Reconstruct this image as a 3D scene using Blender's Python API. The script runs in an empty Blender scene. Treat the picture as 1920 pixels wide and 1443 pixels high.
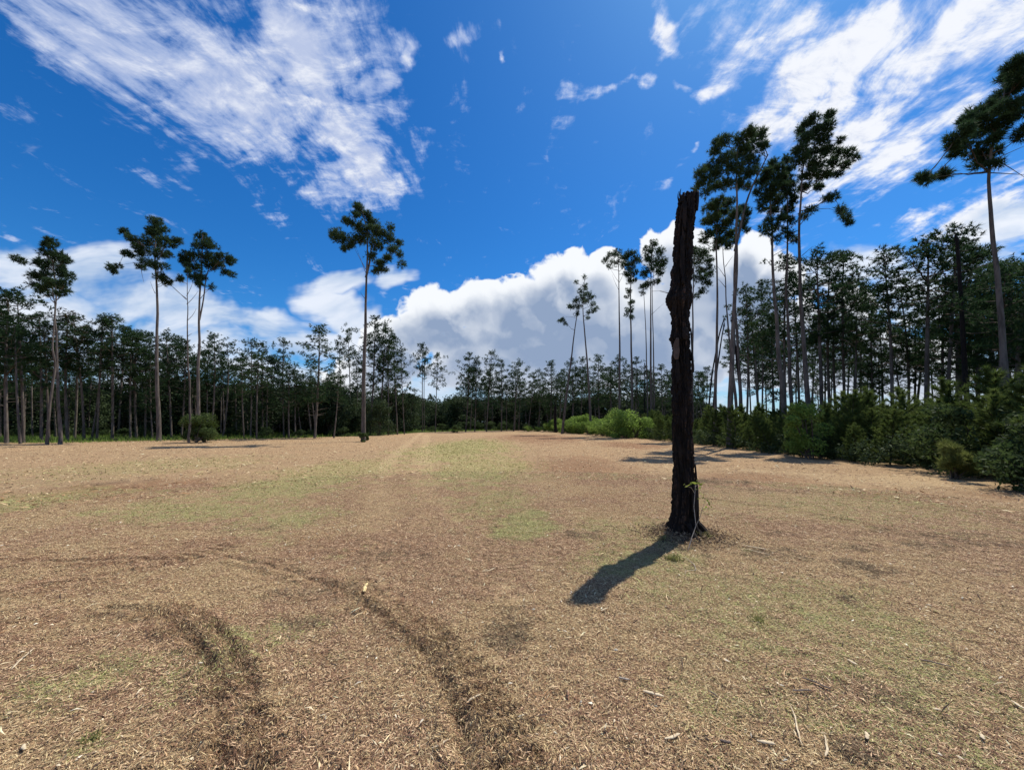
import bpy, math, random
import numpy as np
from mathutils import Vector, Matrix, noise as mnoise

random.seed(7)
RNG = np.random.default_rng(7)
SC = bpy.context.scene
COL = SC.collection
R = math.radians

# ------------------------------------------------------------------ camera
F = 721.0                      # focal length in pixels of a 1920 wide frame
EYE = 1.6
TILT = math.atan(0.0978)
cd = bpy.data.cameras.new('camera')
cd.sensor_width = 36.0
cd.lens = F / 1920 * 36.0
cd.clip_start = 0.05
cd.clip_end = 5000
cam = bpy.data.objects.new('camera', cd)
COL.objects.link(cam)
cam.location = (0, 0, EYE)
cam.rotation_euler = (R(90) + TILT, 0, 0)
SC.camera = cam
SC.view_settings.view_transform = 'Standard'
SC.view_settings.look = 'None'
SC.view_settings.gamma = 1
SC.view_settings.exposure = 0.17
SC.view_settings.use_curve_mapping = False
SC.cycles.max_bounces = 5
SC.cycles.diffuse_bounces = 3
SC.cycles.glossy_bounces = 2
SC.cycles.transmission_bounces = 3

# ------------------------------------------------------------------ sun
SUN_EL, SUN_AZ = R(60.3), R(46.0)     # azimuth from +Y towards +X
sd = Vector((math.cos(SUN_EL) * math.sin(SUN_AZ), math.cos(SUN_EL) * math.cos(SUN_AZ), math.sin(SUN_EL)))
sl = bpy.data.lights.new('sun', 'SUN')
sl.energy = 5.0
sl.angle = R(0.53)
sl.color = (1.0, 0.94, 0.82)
sun = bpy.data.objects.new('sun', sl)
COL.objects.link(sun)
sun.rotation_euler = sd.to_track_quat('Z', 'Y').to_euler()
sun.location = (30, 30, 60)

# ------------------------------------------------------------------ pixel helpers (used to find real places in the world)
CT, ST = math.cos(TILT), math.sin(TILT)
def ray(u, v):
    a = (u - 960) / F; b = (721.5 - v) / F
    return (a, CT - b * ST, ST + b * CT)
def ground_at(u, v):
    d = ray(u, v); t = -EYE / d[2]
    return (d[0] * t, d[1] * t)
def at_depth(u, v, Y):
    d = ray(u, v); t = Y / d[1]
    return np.array((d[0] * t, Y, EYE + d[2] * t))
def gno(u, v):
    d = ray(u, v)
    return (d[0] / d[1], d[2] / d[1])

# ------------------------------------------------------------------ node helper
class NT:
    def __init__(s, tree): s.t = tree; s.n = tree.nodes; s.l = tree.links
    def node(s, typ, **kw):
        n = s.n.new(typ)
        for k, v in kw.items(): setattr(n, k, v)
        return n
    def put(s, n, i, v):
        if v is None: return
        if hasattr(v, 'is_linked') or isinstance(v, bpy.types.NodeSocket): s.l.new(v, n.inputs[i])
        else: n.inputs[i].default_value = v
    def math(s, op, a, b=None, c=None, clamp=False):
        n = s.node('ShaderNodeMath', operation=op, use_clamp=clamp)
        s.put(n, 0, a); s.put(n, 1, b); s.put(n, 2, c)
        return n.outputs[0]
    def vmath(s, op, a, b=None, out=0):
        n = s.node('ShaderNodeVectorMath', operation=op)
        s.put(n, 0, a); s.put(n, 1, b)
        return n.outputs[out]
    def scale(s, a, f):
        n = s.node('ShaderNodeVectorMath', operation='SCALE')
        s.put(n, 0, a); s.put(n, 3, f)
        return n.outputs[0]
    def comb(s, x, y, z=0.0):
        n = s.node('ShaderNodeCombineXYZ'); s.put(n, 0, x); s.put(n, 1, y); s.put(n, 2, z)
        return n.outputs[0]
    def sep(s, v):
        n = s.node('ShaderNodeSeparateXYZ'); s.put(n, 0, v); return n.outputs
    def noise(s, vec, scale, detail=4, rough=0.5, dist=0.0, color=False, lac=2.0):
        n = s.node('ShaderNodeTexNoise')
        s.put(n, 'Vector', vec); n.inputs['Scale'].default_value = scale
        n.inputs['Detail'].default_value = detail; n.inputs['Roughness'].default_value = rough
        n.inputs['Lacunarity'].default_value = lac
        n.inputs['Distortion'].default_value = dist
        return n.outputs[1 if color else 0]
    def smooth(s, v, a, b, lo=0.0, hi=1.0, kind='SMOOTHSTEP'):
        n = s.node('ShaderNodeMapRange', interpolation_type=kind)
        s.put(n, 0, v); s.put(n, 1, a); s.put(n, 2, b); s.put(n, 3, lo); s.put(n, 4, hi)
        return n.outputs[0]
    def mapping(s, v, loc=(0, 0, 0), rot=(0, 0, 0), sc=(1, 1, 1), typ='POINT'):
        n = s.node('ShaderNodeMapping', vector_type=typ)
        s.put(n, 0, v)
        if typ != 'NORMAL': n.inputs['Location'].default_value = loc
        n.inputs['Rotation'].default_value = rot; n.inputs['Scale'].default_value = sc
        return n.outputs[0]
    def mix(s, f, a, b, blend='MIX'):
        n = s.node('ShaderNodeMix', data_type='RGBA', blend_type=blend)
        def c(v): return (*v, 1.0) if isinstance(v, tuple) and len(v) == 3 else v
        s.put(n, 0, f); s.put(n, 6, c(a)); s.put(n, 7, c(b))
        return n.outputs[2]

# ------------------------------------------------------------------ sky with clouds
world = bpy.data.worlds.new('World')
SC.world = world
world.use_nodes = True
w = NT(world.node_tree)
for n in list(w.n): w.n.remove(n)
sky = w.node('ShaderNodeTexSky', sky_type='NISHITA')
sky.sun_disc = False
sky.sun_elevation = SUN_EL
sky.sun_rotation = SUN_AZ
sky.altitude = 300
sky.air_density = 1.0
sky.dust_density = 0.6
sky.ozone_density = 2.6
tc = w.node('ShaderNodeTexCoord')
D = tc.outputs['Generated']
dx, dy, dz = w.sep(D)[0:3]
SKY_STRENGTH = 0.12
hs = w.node('ShaderNodeHueSaturation')
hs.inputs['Saturation'].default_value = 1.36
hs.inputs['Value'].default_value = 1.0
w.put(hs, 'Color', sky.outputs[0])
skycol = w.mix(1.0, hs.outputs[0], (0.40, 0.78, 1.0), 'MULTIPLY')

yc = w.math('MAXIMUM', dy, 0.12)
G = w.comb(w.math('DIVIDE', dx, yc), w.math('DIVIDE', dz, yc), 0.0)      # angular plane facing +Y
front = w.smooth(dy, 0.10, 0.30)
zc = w.math('ADD', w.math('MAXIMUM', dz, 0.0), 0.08)
P = w.comb(w.math('DIVIDE', dx, zc), w.math('DIVIDE', dy, zc), 0.0)      # flat cloud deck overhead

def blob_field(vec, blobs, soft_=False):
    """each blob: pixel centre, radii, angle, weight -> placed in the angular plane"""
    acc = None
    for (u, v, rx, ry, ang, wt) in blobs:
        c = gno(u, v); e = gno(u + 10, v); n_ = gno(u, v - 10)
        sx = (e[0] - c[0]) / 10 * rx; sy = (n_[1] - c[1]) / 10 * ry
        if acc is None: vk = vec
        else:      # tie each blob to the one before so the shader is evaluated one blob at a time
            ma = w.node('ShaderNodeVectorMath', operation='MULTIPLY_ADD'); w.put(ma, 0, acc); ma.inputs[1].default_value = (1e-7, 1e-7, 1e-7); w.put(ma, 2, vec); vk = ma.outputs[0]
        m = w.mapping(vk, (c[0], c[1], 0), (0, 0, R(ang)), (sx, sy, 1), 'TEXTURE')
        ln = w.vmath('LENGTH', m, out=1)
        val = w.smooth(ln, 0.20, 1.60 if soft_ else 1.45, wt, 0.0)
        acc = val if acc is None else w.math('MAXIMUM', acc, val)
    return acc

def warp(vec, sc_, amt, detail=3):
    n_ = w.noise(vec, sc_, detail, 0.55, color=True)
    return w.vmath('ADD', vec, w.scale(w.vmath('SUBTRACT', n_, (0.5, 0.5, 0.5)), amt))

# high rippled sheets; the streets run along +Y so they fan out overhead
A = [(230, 70, 250, 95, -24, .95), (420, 150, 250, 115, -36, 1.1), (560, 100, 170, 140, -45, 1.1), (130, 90, 150, 70, -20, .6),
     (640, 230, 75, 120, -60, .9), (700, 70, 60, 80, 80, .62), (668, 320, 95, 75, 70, .95), (620, 360, 80, 40, 10, .7), (725, 145, 38, 26, 30, .95),
     (720, 350, 55, 50, 0, .8), (770, 80, 17, 42, 0, .75), (880, 45, 60, 26, 35, .55), (937, 103, 10, 17, 0, .6), (780, 280, 22, 50, 0, .5),
     (30, 205, 60, 22, -30, .55), (480, 280, 90, 40, -30, .55), (20, 425, 50, 8, -12, .55),
     (1256, 45, 30, 62, 12, 1.0), (1420, 50, 140, 80, 20, .85), (1340, 150, 34, 14, 20, .55), (1285, 152, 22, 15, 20, .8), (1213, 150, 28, 16, 0, .75),
     (1120, 158, 85, 12, 10, .58), (1108, 273, 10, 14, 0, .5), (1300, 260, 14, 8, 30, .6),
     (1620, 80, 190, 75, 38, 1.1), (1500, 150, 130, 60, 45, 1.1), (1560, 220, 130, 60, 42, 1.15), (1445, 220, 70, 60, 40, 1.1), (1680, 150, 170, 60, 40, 1.1), (1610, 270, 130, 80, 42, 1.15),
     (1550, 340, 100, 45, 40, .85), (1850, 60, 190, 80, 35, 1.1), (1760, 100, 120, 60, 38, 1.0), (1680, 280, 110, 60, 30, 1.0), (1790, 200, 130, 50, 38, .9), (1470, 400, 60, 50, 40, .6),
     (1700, 408, 55, 16, 22, .75), (1670, 330, 40, 12, 20, .65), (1620, 360, 30, 14, 20, .6), (1840, 180, 60, 18, 20, .6), (1900, 330, 70, 30, 25, .75),
     (1860, 420, 150, 60, 18, 1.0), (1780, 440, 90, 24, 10, .7), (1230, 350, 40, 8, 30, .5)]
Gw = warp(warp(G, 2.6, 0.15, 1), 15.0, 0.075, 2)
MA = blob_field(Gw, A, True)
MA = w.math('ADD', w.math('MULTIPLY', MA, front), w.math('MULTIPLY', w.math('SUBTRACT', 1.0, front), 0.52))
Pw = warp(P, 1.2, 0.35, 2)
nA = w.noise(w.mapping(Pw, sc=(8.5, 2.9, 1)), 1.0, 8, 0.63)
nA2 = w.noise(w.mapping(Pw, loc=(3, 7, 0), rot=(0, 0, R(20)), sc=(11, 15, 1)), 1.0, 6, 0.66, 0.3)
nAA = w.math('ADD', w.math('MULTIPLY', nA, 0.62), w.math('MULTIPLY', nA2, 0.38))
fA = w.math('ADD', MA, w.math('MULTIPLY', w.math('SUBTRACT', nAA, 0.5), 4.2))
aA = w.math('MULTIPLY', w.smooth(fA, 0.24, 1.22, kind='SMOOTHSTEP'), w.smooth(dz, 0.02, 0.2))
aA = w.math('MULTIPLY', aA, 0.97)

# low soft stratus bands
S = [(120, 500, 210, 62, -4, 1.0), (60, 590, 220, 60, 0, 1.0), (330, 575, 230, 46, -10, .95), (500, 605, 110, 34, -5, .85), (250, 640, 300, 60, 0, 1.0),
     (640, 535, 75, 28, 8, .95), (735, 530, 50, 30, 0, .9), (560, 640, 130, 22, 0, .7), (660, 590, 130, 36, -25, 1.0), (600, 640, 160, 40, 0, .95),
     (1850, 500, 150, 50, 10, .75), (1560, 520, 160, 60, 10, .8), (1700, 560, 200, 50, 0, .8), (1900, 420, 160, 60, 20, .9)]
nS = w.noise(w.mapping(warp(G, 2.5, 0.2, 1), sc=(3.2, 11, 1)), 1.0, 5, 0.56)
MS = w.math('MULTIPLY', blob_field(Gw, S), front)
MS = w.math('ADD', MS, w.math('MULTIPLY', w.math('SUBTRACT', 1.0, front), w.smooth(dz, 0.30, 0.05, 0.0, 0.62)))
MS = w.math('MAXIMUM', MS, w.smooth(dz, 0.21, 0.08, 0.0, 0.80))
aS = w.smooth(w.math('ADD', MS, w.math('MULTIPLY', w.math('SUBTRACT', nS, 0.5), 1.7)), 0.28, 0.95)
aS = w.math('MULTIPLY', aS, 0.93)

# cumulus bank on the horizon
Cb = [(830, 585, 95, 62, 0, 1.0), (905, 570, 80, 60, 0, 1.0), (985, 570, 90, 70, 0, 1.0), (1045, 530, 60, 62, 0, 1.0), (1085, 500, 38, 48, 0, 1.0),
      (1138, 500, 44, 44, 0, 1.0), (1110, 570, 120, 100, 0, 1.1), (1225, 470, 42, 54, 0, 1.0), (1265, 450, 42, 46, 0, 1.0), (1300, 500, 95, 85, 0, 1.05),
      (1415, 475, 42, 52, 0, 1.0), (1370, 540, 110, 90, 0, 1.1), (1450, 520, 70, 60, 0, 1.0), (1250, 620, 260, 110, 0, 1.2), (1000, 660, 260, 90, 0, 1.2), (760, 650, 110, 55, 20, .95), (715, 620, 60, 30, 35, .85),
      (1500, 640, 240, 110, 0, 1.1), (1680, 680, 200, 80, 0, 1.0), (1590, 560, 80, 50, 0, .8), (700, 700, 120, 50, 0, .9)]
v1 = warp(G, 7.0, 0.06, 3)
mC = blob_field(v1, Cb)
n1 = w.noise(v1, 10.0, 6, 0.52)
n1a = w.math('ABSOLUTE', w.math('SUBTRACT', n1, 0.5))
fC = w.math('ADD', mC, w.math('SUBTRACT', 0.10, w.math('MULTIPLY', n1a, 2.0)))
aC = w.math('MULTIPLY', w.smooth(fC, 0.41, 0.60), front)
v2 = w.vmath('ADD', v1, (0.028, 0.070, 0.0)); m2 = blob_field(v2, Cb)
n1b = w.noise(w.vmath('ADD', v1, (0.018, 0.040, 0.0)), 10.0, 4, 0.5)      # the same billows a step towards the sun
relief = w.smooth(w.math('SUBTRACT', n1b, n1), -0.10, 0.12)
depthC = w.smooth(w.math('ADD', w.math('ADD', w.math('MULTIPLY', m2, 0.62), w.math('MULTIPLY', mC, 0.38)), w.math('SUBTRACT', 0.05, w.math('MULTIPLY', n1a, 0.9))), 0.42, 1.02)
soft = w.noise(w.mapping(v1, sc=(3.0, 4.6, 1)), 1.0, 3, 0.5)
gray = w.math('ADD', w.math('MULTIPLY', depthC, w.smooth(soft, 0.32, 0.60, 0.50, 1.0)), w.math('MULTIPLY', w.math('MULTIPLY', relief, 0.24), w.smooth(m2, 0.25, 0.9)), clamp=True)
gray = w.math('MULTIPLY', gray, w.smooth(dz, 0.04, 0.16, 0.55, 1.0))
CW = 0.90 / SKY_STRENGTH
def cc(r, g_, b): return (r * CW, g_ * CW, b * CW)
colC = w.mix(gray, cc(.93, .96, 1.0), cc(.28, .37, .54))
colA = w.mix(w.smooth(aA, 0.2, 1.0), cc(.66, .76, 1.0), w.mix(w.smooth(w.math('ADD', nA2, w.math('MULTIPLY', dx, 0.25)), 0.30, 0.72), cc(.50, .58, .80), cc(.93, .95, 1.0)))
colS = w.mix(w.smooth(nS, 0.35, 0.68), cc(.47, .60, .80), cc(.86, .91, 1.0))
col = w.mix(aA, skycol, colA)
col = w.mix(aS, col, colS)
col = w.mix(aC, col, colC)
bg = w.node('ShaderNodeBackground')
w.put(bg, 'Color', col)
bg.inputs['Strength'].default_value = SKY_STRENGTH
world.cycles.sampling_method = 'MANUAL'; world.cycles.sample_map_resolution = 256
wo = w.node('ShaderNodeOutputWorld')
w.l.new(bg.outputs[0], wo.inputs[0])

# ------------------------------------------------------------------ numpy noise
def _hash(ix, iy, iz, seed):
    h = (ix.astype(np.int64) * 374761393 + iy.astype(np.int64) * 668265263 + iz.astype(np.int64) * 2147483647 + seed * 1274126177) & 0xffffffff
    h = ((h ^ (h >> 13)) * 1274126177) & 0xffffffff
    h = (h ^ (h >> 16)) & 0xffffffff
    return h.astype(np.float64) / 4294967295.0
def vnoise(x, y, z=None, seed=0):
    x = np.asarray(x, float); y = np.asarray(y, float)
    z = np.zeros_like(x) if z is None else np.asarray(z, float)
    ix, iy, iz = np.floor(x), np.floor(y), np.floor(z)
    fx, fy, fz = x - ix, y - iy, z - iz
    fx = fx * fx * (3 - 2 * fx); fy = fy * fy * (3 - 2 * fy); fz = fz * fz * (3 - 2 * fz)
    r = 0
    for a in (0, 1):
        for b in (0, 1):
            for c in (0, 1):
                r = r + _hash(ix + a, iy + b, iz + c, seed) * (fx if a else 1 - fx) * (fy if b else 1 - fy) * (fz if c else 1 - fz)
    return r
def fbm(x, y, z=None, oct=4, seed=0, gain=0.5):
    s, a, t = 0, 1.0, 0
    for o in range(oct):
        k = 2 ** o
        s = s + a * vnoise(np.asarray(x) * k, np.asarray(y) * k, None if z is None else np.asarray(z) * k, seed + o)
        t += a; a *= gain
    return s / t
def sstep(a, b, x):
    t = np.clip((x - a) / (b - a), 0, 1); return t * t * (3 - 2 * t)

# ------------------------------------------------------------------ mesh helpers
def mesh_np(name, verts, faces=None, tris=False, smooth=False, mats=(), attrs=None, colattr=None):
    """verts (N,3); faces (M,k) int array or None for loose triangles in order"""
    verts = np.ascontiguousarray(verts, dtype=np.float32)
    if faces is None:
        faces = np.arange(len(verts), dtype=np.int32).reshape(-1, 3)
    faces = np.ascontiguousarray(faces, dtype=np.int32)
    M, k = faces.shape
    me = bpy.data.meshes.new(name)
    me.vertices.add(len(verts)); me.vertices.foreach_set('co', verts.ravel())
    me.loops.add(M * k); me.loops.foreach_set('vertex_index', faces.ravel())
    me.polygons.add(M)
    me.polygons.foreach_set('loop_start', np.arange(0, M * k, k, dtype=np.int32))
    if smooth:
        me.polygons.foreach_set('use_smooth', np.ones(M, dtype=bool))
    me.update(calc_edges=True)
    for m in mats: me.materials.append(m)
    if attrs:
        for an, av in attrs.items():
            at = me.attributes.new(an, 'FLOAT', 'POINT'); at.data.foreach_set('value', np.ascontiguousarray(av, dtype=np.float32))
    if colattr is not None:
        at = me.attributes.new('tint', 'FLOAT_COLOR', 'POINT')
        at.data.foreach_set('color', np.ascontiguousarray(colattr, dtype=np.float32).ravel())
    return me
def link(name, me, parent=None, loc=None, **props):
    o = bpy.data.objects.new(name, me); COL.objects.link(o)
    if parent is not None: o.parent = parent
    if loc is not None: o.location = loc
    for k, v in props.items(): o[k] = v
    return o
def thing(name, label, cat, loc=(0, 0, 0), group=None):
    o = bpy.data.objects.new(name, None); COL.objects.link(o)
    o.empty_display_size = 0.3
    o.location = loc; o['label'] = label; o['category'] = cat
    if group: o['group'] = group
    return o
def tag(o, label, cat, group=None):
    o['label'] = label; o['category'] = cat
    if group: o['group'] = group
    return o
def copy_tree(root, loc, rotz=0.0, sc=(1, 1, 1), label=None, group=None, tilt=(0, 0)):
    r = root.copy(); COL.objects.link(r)
    r.location = loc; r.rotation_euler = (tilt[0], tilt[1], rotz); r.scale = sc
    if label: r['label'] = label
    if group: r['group'] = group
    for ch in list(root.children):
        c = ch.copy(); COL.objects.link(c); c.parent = r
        for g2 in ch.children:
            d = g2.copy(); COL.objects.link(d); d.parent = c
    return r

def tube_np(pts, rad, sides=7, rough=0.0, rng=RNG):
    """quads of a tapered tube along pts; returns verts, faces"""
    pts = np.asarray(pts, float); n = len(pts)
    rad = np.asarray(rad, float) * np.ones(n)
    t = np.gradient(pts, axis=0); t /= np.linalg.norm(t, axis=1)[:, None] + 1e-9
    ref = np.array((1.0, 0, 0)) if abs(t[:, 2]).mean() > 0.6 else np.array((0, 0, 1.0))
    u = np.cross(t, ref); u /= np.linalg.norm(u, axis=1)[:, None] + 1e-9
    v = np.cross(t, u)
    a = np.linspace(0, 2 * np.pi, sides, endpoint=False)
    rr = rad[:, None] * (1 + rough * (rng.random((n, sides)) - 0.5))
    V = pts[:, None, :] + rr[..., None] * (np.cos(a)[None, :, None] * u[:, None, :] + np.sin(a)[None, :, None] * v[:, None, :])
    V = V.reshape(-1, 3)
    i = np.arange(n - 1)[:, None] * sides; j = np.arange(sides)[None, :]; j2 = (j + 1) % sides
    Fq = np.stack([i + j, i + j2, i + sides + j2, i + sides + j], -1).reshape(-1, 4)
    return V, Fq
class Acc:
    def __init__(s): s.v = []; s.f = []; s.n = 0
    def add(s, V, Fq): s.v.append(V); s.f.append(Fq + s.n); s.n += len(V)
    def tube(s, pts, rad, sides=7, rough=0.0): s.add(*tube_np(pts, rad, sides, rough))
    def mesh(s, name, mats, smooth=True): return mesh_np(name, np.concatenate(s.v), np.concatenate(s.f), smooth=smooth, mats=mats)

def unit(v): return v / (np.linalg.norm(v, axis=-1, keepdims=True) + 1e-9)
def blades(centres, radii, tufts, per, L, wd, rng, up=0.5, spread=0.75, squash=0.75):
    """needle triangles: every clump holds tufts, each tuft a spray of needles"""
    c = np.repeat(np.asarray(centres, float), tufts, 0); r = np.repeat(np.asarray(radii, float), tufts)
    d = unit(rng.normal(size=c.shape)); rr = r * (0.35 + 0.55 * rng.random(len(c)))
    off = d * rr[:, None]; off[:, 2] *= squash
    o = c + off
    axis = unit(d + np.array((0, 0, up)) + 0.25 * rng.normal(size=c.shape))
    o = np.repeat(o, per, 0); axis = np.repeat(axis, per, 0)
    dr = unit(axis + spread * rng.normal(size=o.shape))
    side = unit(np.cross(dr, rng.normal(size=o.shape)))
    l = L * (0.6 + 0.6 * rng.random(len(o))); ww = wd * (0.7 + 0.6 * rng.random(len(o)))
    base = o - dr * (l * 0.15)[:, None]
    V = np.stack([base - side * (ww / 2)[:, None], base + side * (ww / 2)[:, None], o + dr * l[:, None]], 1)
    return V.reshape(-1, 3)
def leaves(centres, radii, per, size, rng, squash=0.8):
    c = np.repeat(np.asarray(centres, float), per, 0); r = np.repeat(np.asarray(radii, float), per)
    d = unit(rng.normal(size=c.shape)); off = d * (r * rng.random(len(c)) ** 0.4)[:, None]; off[:, 2] *= squash
    o = c + off
    a = unit(rng.normal(size=o.shape)); b = unit(np.cross(a, d + 0.8 * rng.normal(size=o.shape)))
    s_ = size * (0.6 + 0.8 * rng.random(len(o)))[:, None]
    V = np.stack([o - a * s_, o + b * s_ * 0.45, o + a * s_, o - b * s_ * 0.45], 1)
    return V.reshape(-1, 3), np.arange(len(o) * 4).reshape(-1, 4)

# ------------------------------------------------------------------ materials
def mat_new(name):
    m = bpy.data.materials.new(name); m.use_nodes = True
    t = NT(m.node_tree)
    for n in list(t.n): t.n.remove(n)
    return m, t
def finish(t, shader):
    o = t.node('ShaderNodeOutputMaterial'); t.l.new(shader, o.inputs[0])
def foliage_mat(name, dark, mid, light, trans=0.35, rough=0.55, nscale=1.3):
    m, t = mat_new(name)
    geo = t.node('ShaderNodeNewGeometry'); tco = t.node('ShaderNodeTexCoord')
    oi = t.node('ShaderNodeObjectInfo')
    rnd = geo.outputs['Random Per Island']
    nz = t.noise(tco.outputs['Object'], nscale, 3, 0.6)
    f = t.math('ADD', t.math('MULTIPLY', rnd, 0.55), t.math('MULTIPLY', nz, 0.6), clamp=True)
    f = t.math('ADD', f, t.math('MULTIPLY', t.math('SUBTRACT', oi.outputs['Random'], 0.5), 0.35), clamp=True)
    c1 = t.mix(t.smooth(f, 0.15, 0.6), dark, mid)
    c2 = t.mix(t.smooth(f, 0.62, 1.0), c1, light)
    p = t.node('ShaderNodeBsdfPrincipled'); t.put(p, 'Base Color', c2)
    p.inputs['Roughness'].default_value = rough + .12; p.inputs['Specular IOR Level'].default_value = 0.14
    tr = t.node('ShaderNodeBsdfTranslucent'); t.put(tr, 'Color', c2)
    mx = t.node('ShaderNodeMixShader'); mx.inputs[0].default_value = trans
    t.l.new(p.outputs[0], mx.inputs[1]); t.l.new(tr.outputs[0], mx.inputs[2])
    finish(t, mx.outputs[0]); return m
M_PINE = foliage_mat('pine_needles', (.024, .050, .024), (.044, .082, .034), (.085, .130, .050))
M_PINE_FAR = foliage_mat('pine_needles_far', (.017, .040, .018), (.034, .070, .026), (.072, .118, .040))  # slightly darker green for the copied forest pines
M_PINE_BROWN = foliage_mat('rusty_needles', (.05, .035, .022), (.09, .06, .035), (.07, .09, .04))
M_YOUNG = foliage_mat('young_pine_needles', (.044, .068, .018), (.088, .128, .030), (.17, .21, .058), 0.45)
M_SHRUB = foliage_mat('shrub_leaves', (.025, .045, .018), (.055, .085, .028), (.11, .15, .045), 0.4)
M_WEED = foliage_mat('bright_leaves', (.10, .16, .035), (.17, .26, .05), (.28, .38, .09), 0.55)
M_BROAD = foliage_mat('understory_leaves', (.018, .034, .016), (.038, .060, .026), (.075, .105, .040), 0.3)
M_SPROUT = foliage_mat('sprout_leaves', (.20, .26, .05), (.30, .36, .07), (.42, .46, .10), 0.5)
M_GRASS = foliage_mat('grass_blades', (.20, .205, .075), (.30, .285, .11), (.44, .38, .17), 0.4, 0.6, 4)

def bark_mat(name, a, b, c, scale=6.0, bump=0.6):
    m, t = mat_new(name)
    tco = t.node('ShaderNodeTexCoord'); oi = t.node('ShaderNodeObjectInfo')
    v = t.mapping(tco.outputs['Object'], sc=(1, 1, 0.22))
    n1 = t.noise(v, scale, 6, 0.62, 0.5); n2 = t.noise(tco.outputs['Object'], 0.5, 3, 0.5)
    cl = t.mix(t.smooth(n1, 0.35, 0.65), a, b)
    cl = t.mix(t.math('MULTIPLY', t.smooth(n2, 0.45, 0.75), 0.7), cl, c)
    cl = t.mix(t.math('MULTIPLY', oi.outputs['Random'], 0.35), cl, (.05, .04, .035))
    p = t.node('ShaderNodeBsdfPrincipled'); t.put(p, 'Base Color', cl); p.inputs['Roughness'].default_value = 0.92
    p.inputs['Specular IOR Level'].default_value = 0.15
    bp = t.node('ShaderNodeBump'); bp.inputs['Strength'].default_value = bump; bp.inputs['Distance'].default_value = 0.03
    t.put(bp, 'Height', n1); t.l.new(bp.outputs[0], p.inputs['Normal'])
    finish(t, p.outputs[0]); return m
M_BARK = bark_mat('pine_bark', (.07, .059, .051), (.165, .138, .12), (.21, .18, .16))
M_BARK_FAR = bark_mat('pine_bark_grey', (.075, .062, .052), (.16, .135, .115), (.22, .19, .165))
M_TWIG = bark_mat('branch_bark', (.06, .048, .04), (.13, .105, .085), (.17, .14, .12))

# snag bark: charred plates with rusty and grey streaks
def snag_mat():
    m, t = mat_new('charred_bark')
    tco = t.node('ShaderNodeTexCoord')
    v = t.mapping(tco.outputs['Object'], sc=(1, 1, 0.16))
    n1 = t.noise(v, 22, 8, 0.65, 0.6); n2 = t.noise(v, 60, 5, 0.6); n3 = t.noise(tco.outputs['Object'], 1.7, 4, 0.6)
    at = t.node('ShaderNodeAttribute'); at.attribute_name = 'ridge'
    cl = t.mix(t.smooth(n1, 0.38, 0.66), (.004, .003, .003), (.018, .012, .009))
    cl = t.mix(t.math('MULTIPLY', t.smooth(at.outputs['Fac'], 0.5, 0.95), t.smooth(n2, 0.42, 0.62)), cl, (.050, .030, .021))
    cl = t.mix(t.math('MULTIPLY', t.smooth(n3, 0.58, 0.78), t.smooth(n2, 0.5, 0.8)), cl, (.055, .038, .028))
    p = t.node('ShaderNodeBsdfPrincipled'); t.put(p, 'Base Color', cl); p.inputs['Roughness'].default_value = 0.85
    p.inputs['Specular IOR Level'].default_value = 0.25
    bp = t.node('ShaderNodeBump'); bp.inputs['Strength'].default_value = 0.8; bp.inputs['Distance'].default_value = 0.012
    t.put(bp, 'Height', t.math('ADD', n1, t.math('MULTIPLY', n2, 0.6))); t.l.new(bp.outputs[0], p.inputs['Normal'])
    finish(t, p.outputs[0]); return m
M_SNAG = snag_mat()
def wood_mat(name, a, b, scale=14):
    m, t = mat_new(name)
    tco = t.node('ShaderNodeTexCoord'); oi = t.node('ShaderNodeObjectInfo')
    v = t.mapping(tco.outputs['Object'], sc=(1, 0.15, 1)) 
    n1 = t.noise(v, scale * 6, 6, 0.6, 0.4)
    cl = t.mix(t.smooth(n1, 0.35, 0.65), a, b)
    p = t.node('ShaderNodeBsdfPrincipled'); t.put(p, 'Base Color', cl); p.inputs['Roughness'].default_value = 0.8
    bp = t.node('ShaderNodeBump'); bp.inputs['Strength'].default_value = 0.5; bp.inputs['Distance'].default_value = 0.003
    t.put(bp, 'Height', n1); t.l.new(bp.outputs[0], p.inputs['Normal'])
    finish(t, p.outputs[0]); return m
M_PALE = wood_mat('pale_split_wood', (.42, .32, .20), (.66, .54, .36))
M_YELLOW = wood_mat('yellow_split_wood', (.62, .46, .20), (.80, .64, .34))
M_STICK = wood_mat('dark_stick', (.05, .035, .028), (.13, .09, .07))
M_GREYSTICK = wood_mat('grey_stick', (.22, .18, .14), (.38, .32, .25))
M_EXPOSED = wood_mat('exposed_trunk_wood', (.045, .030, .022), (.085, .056, .040), 1.5)

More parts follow.
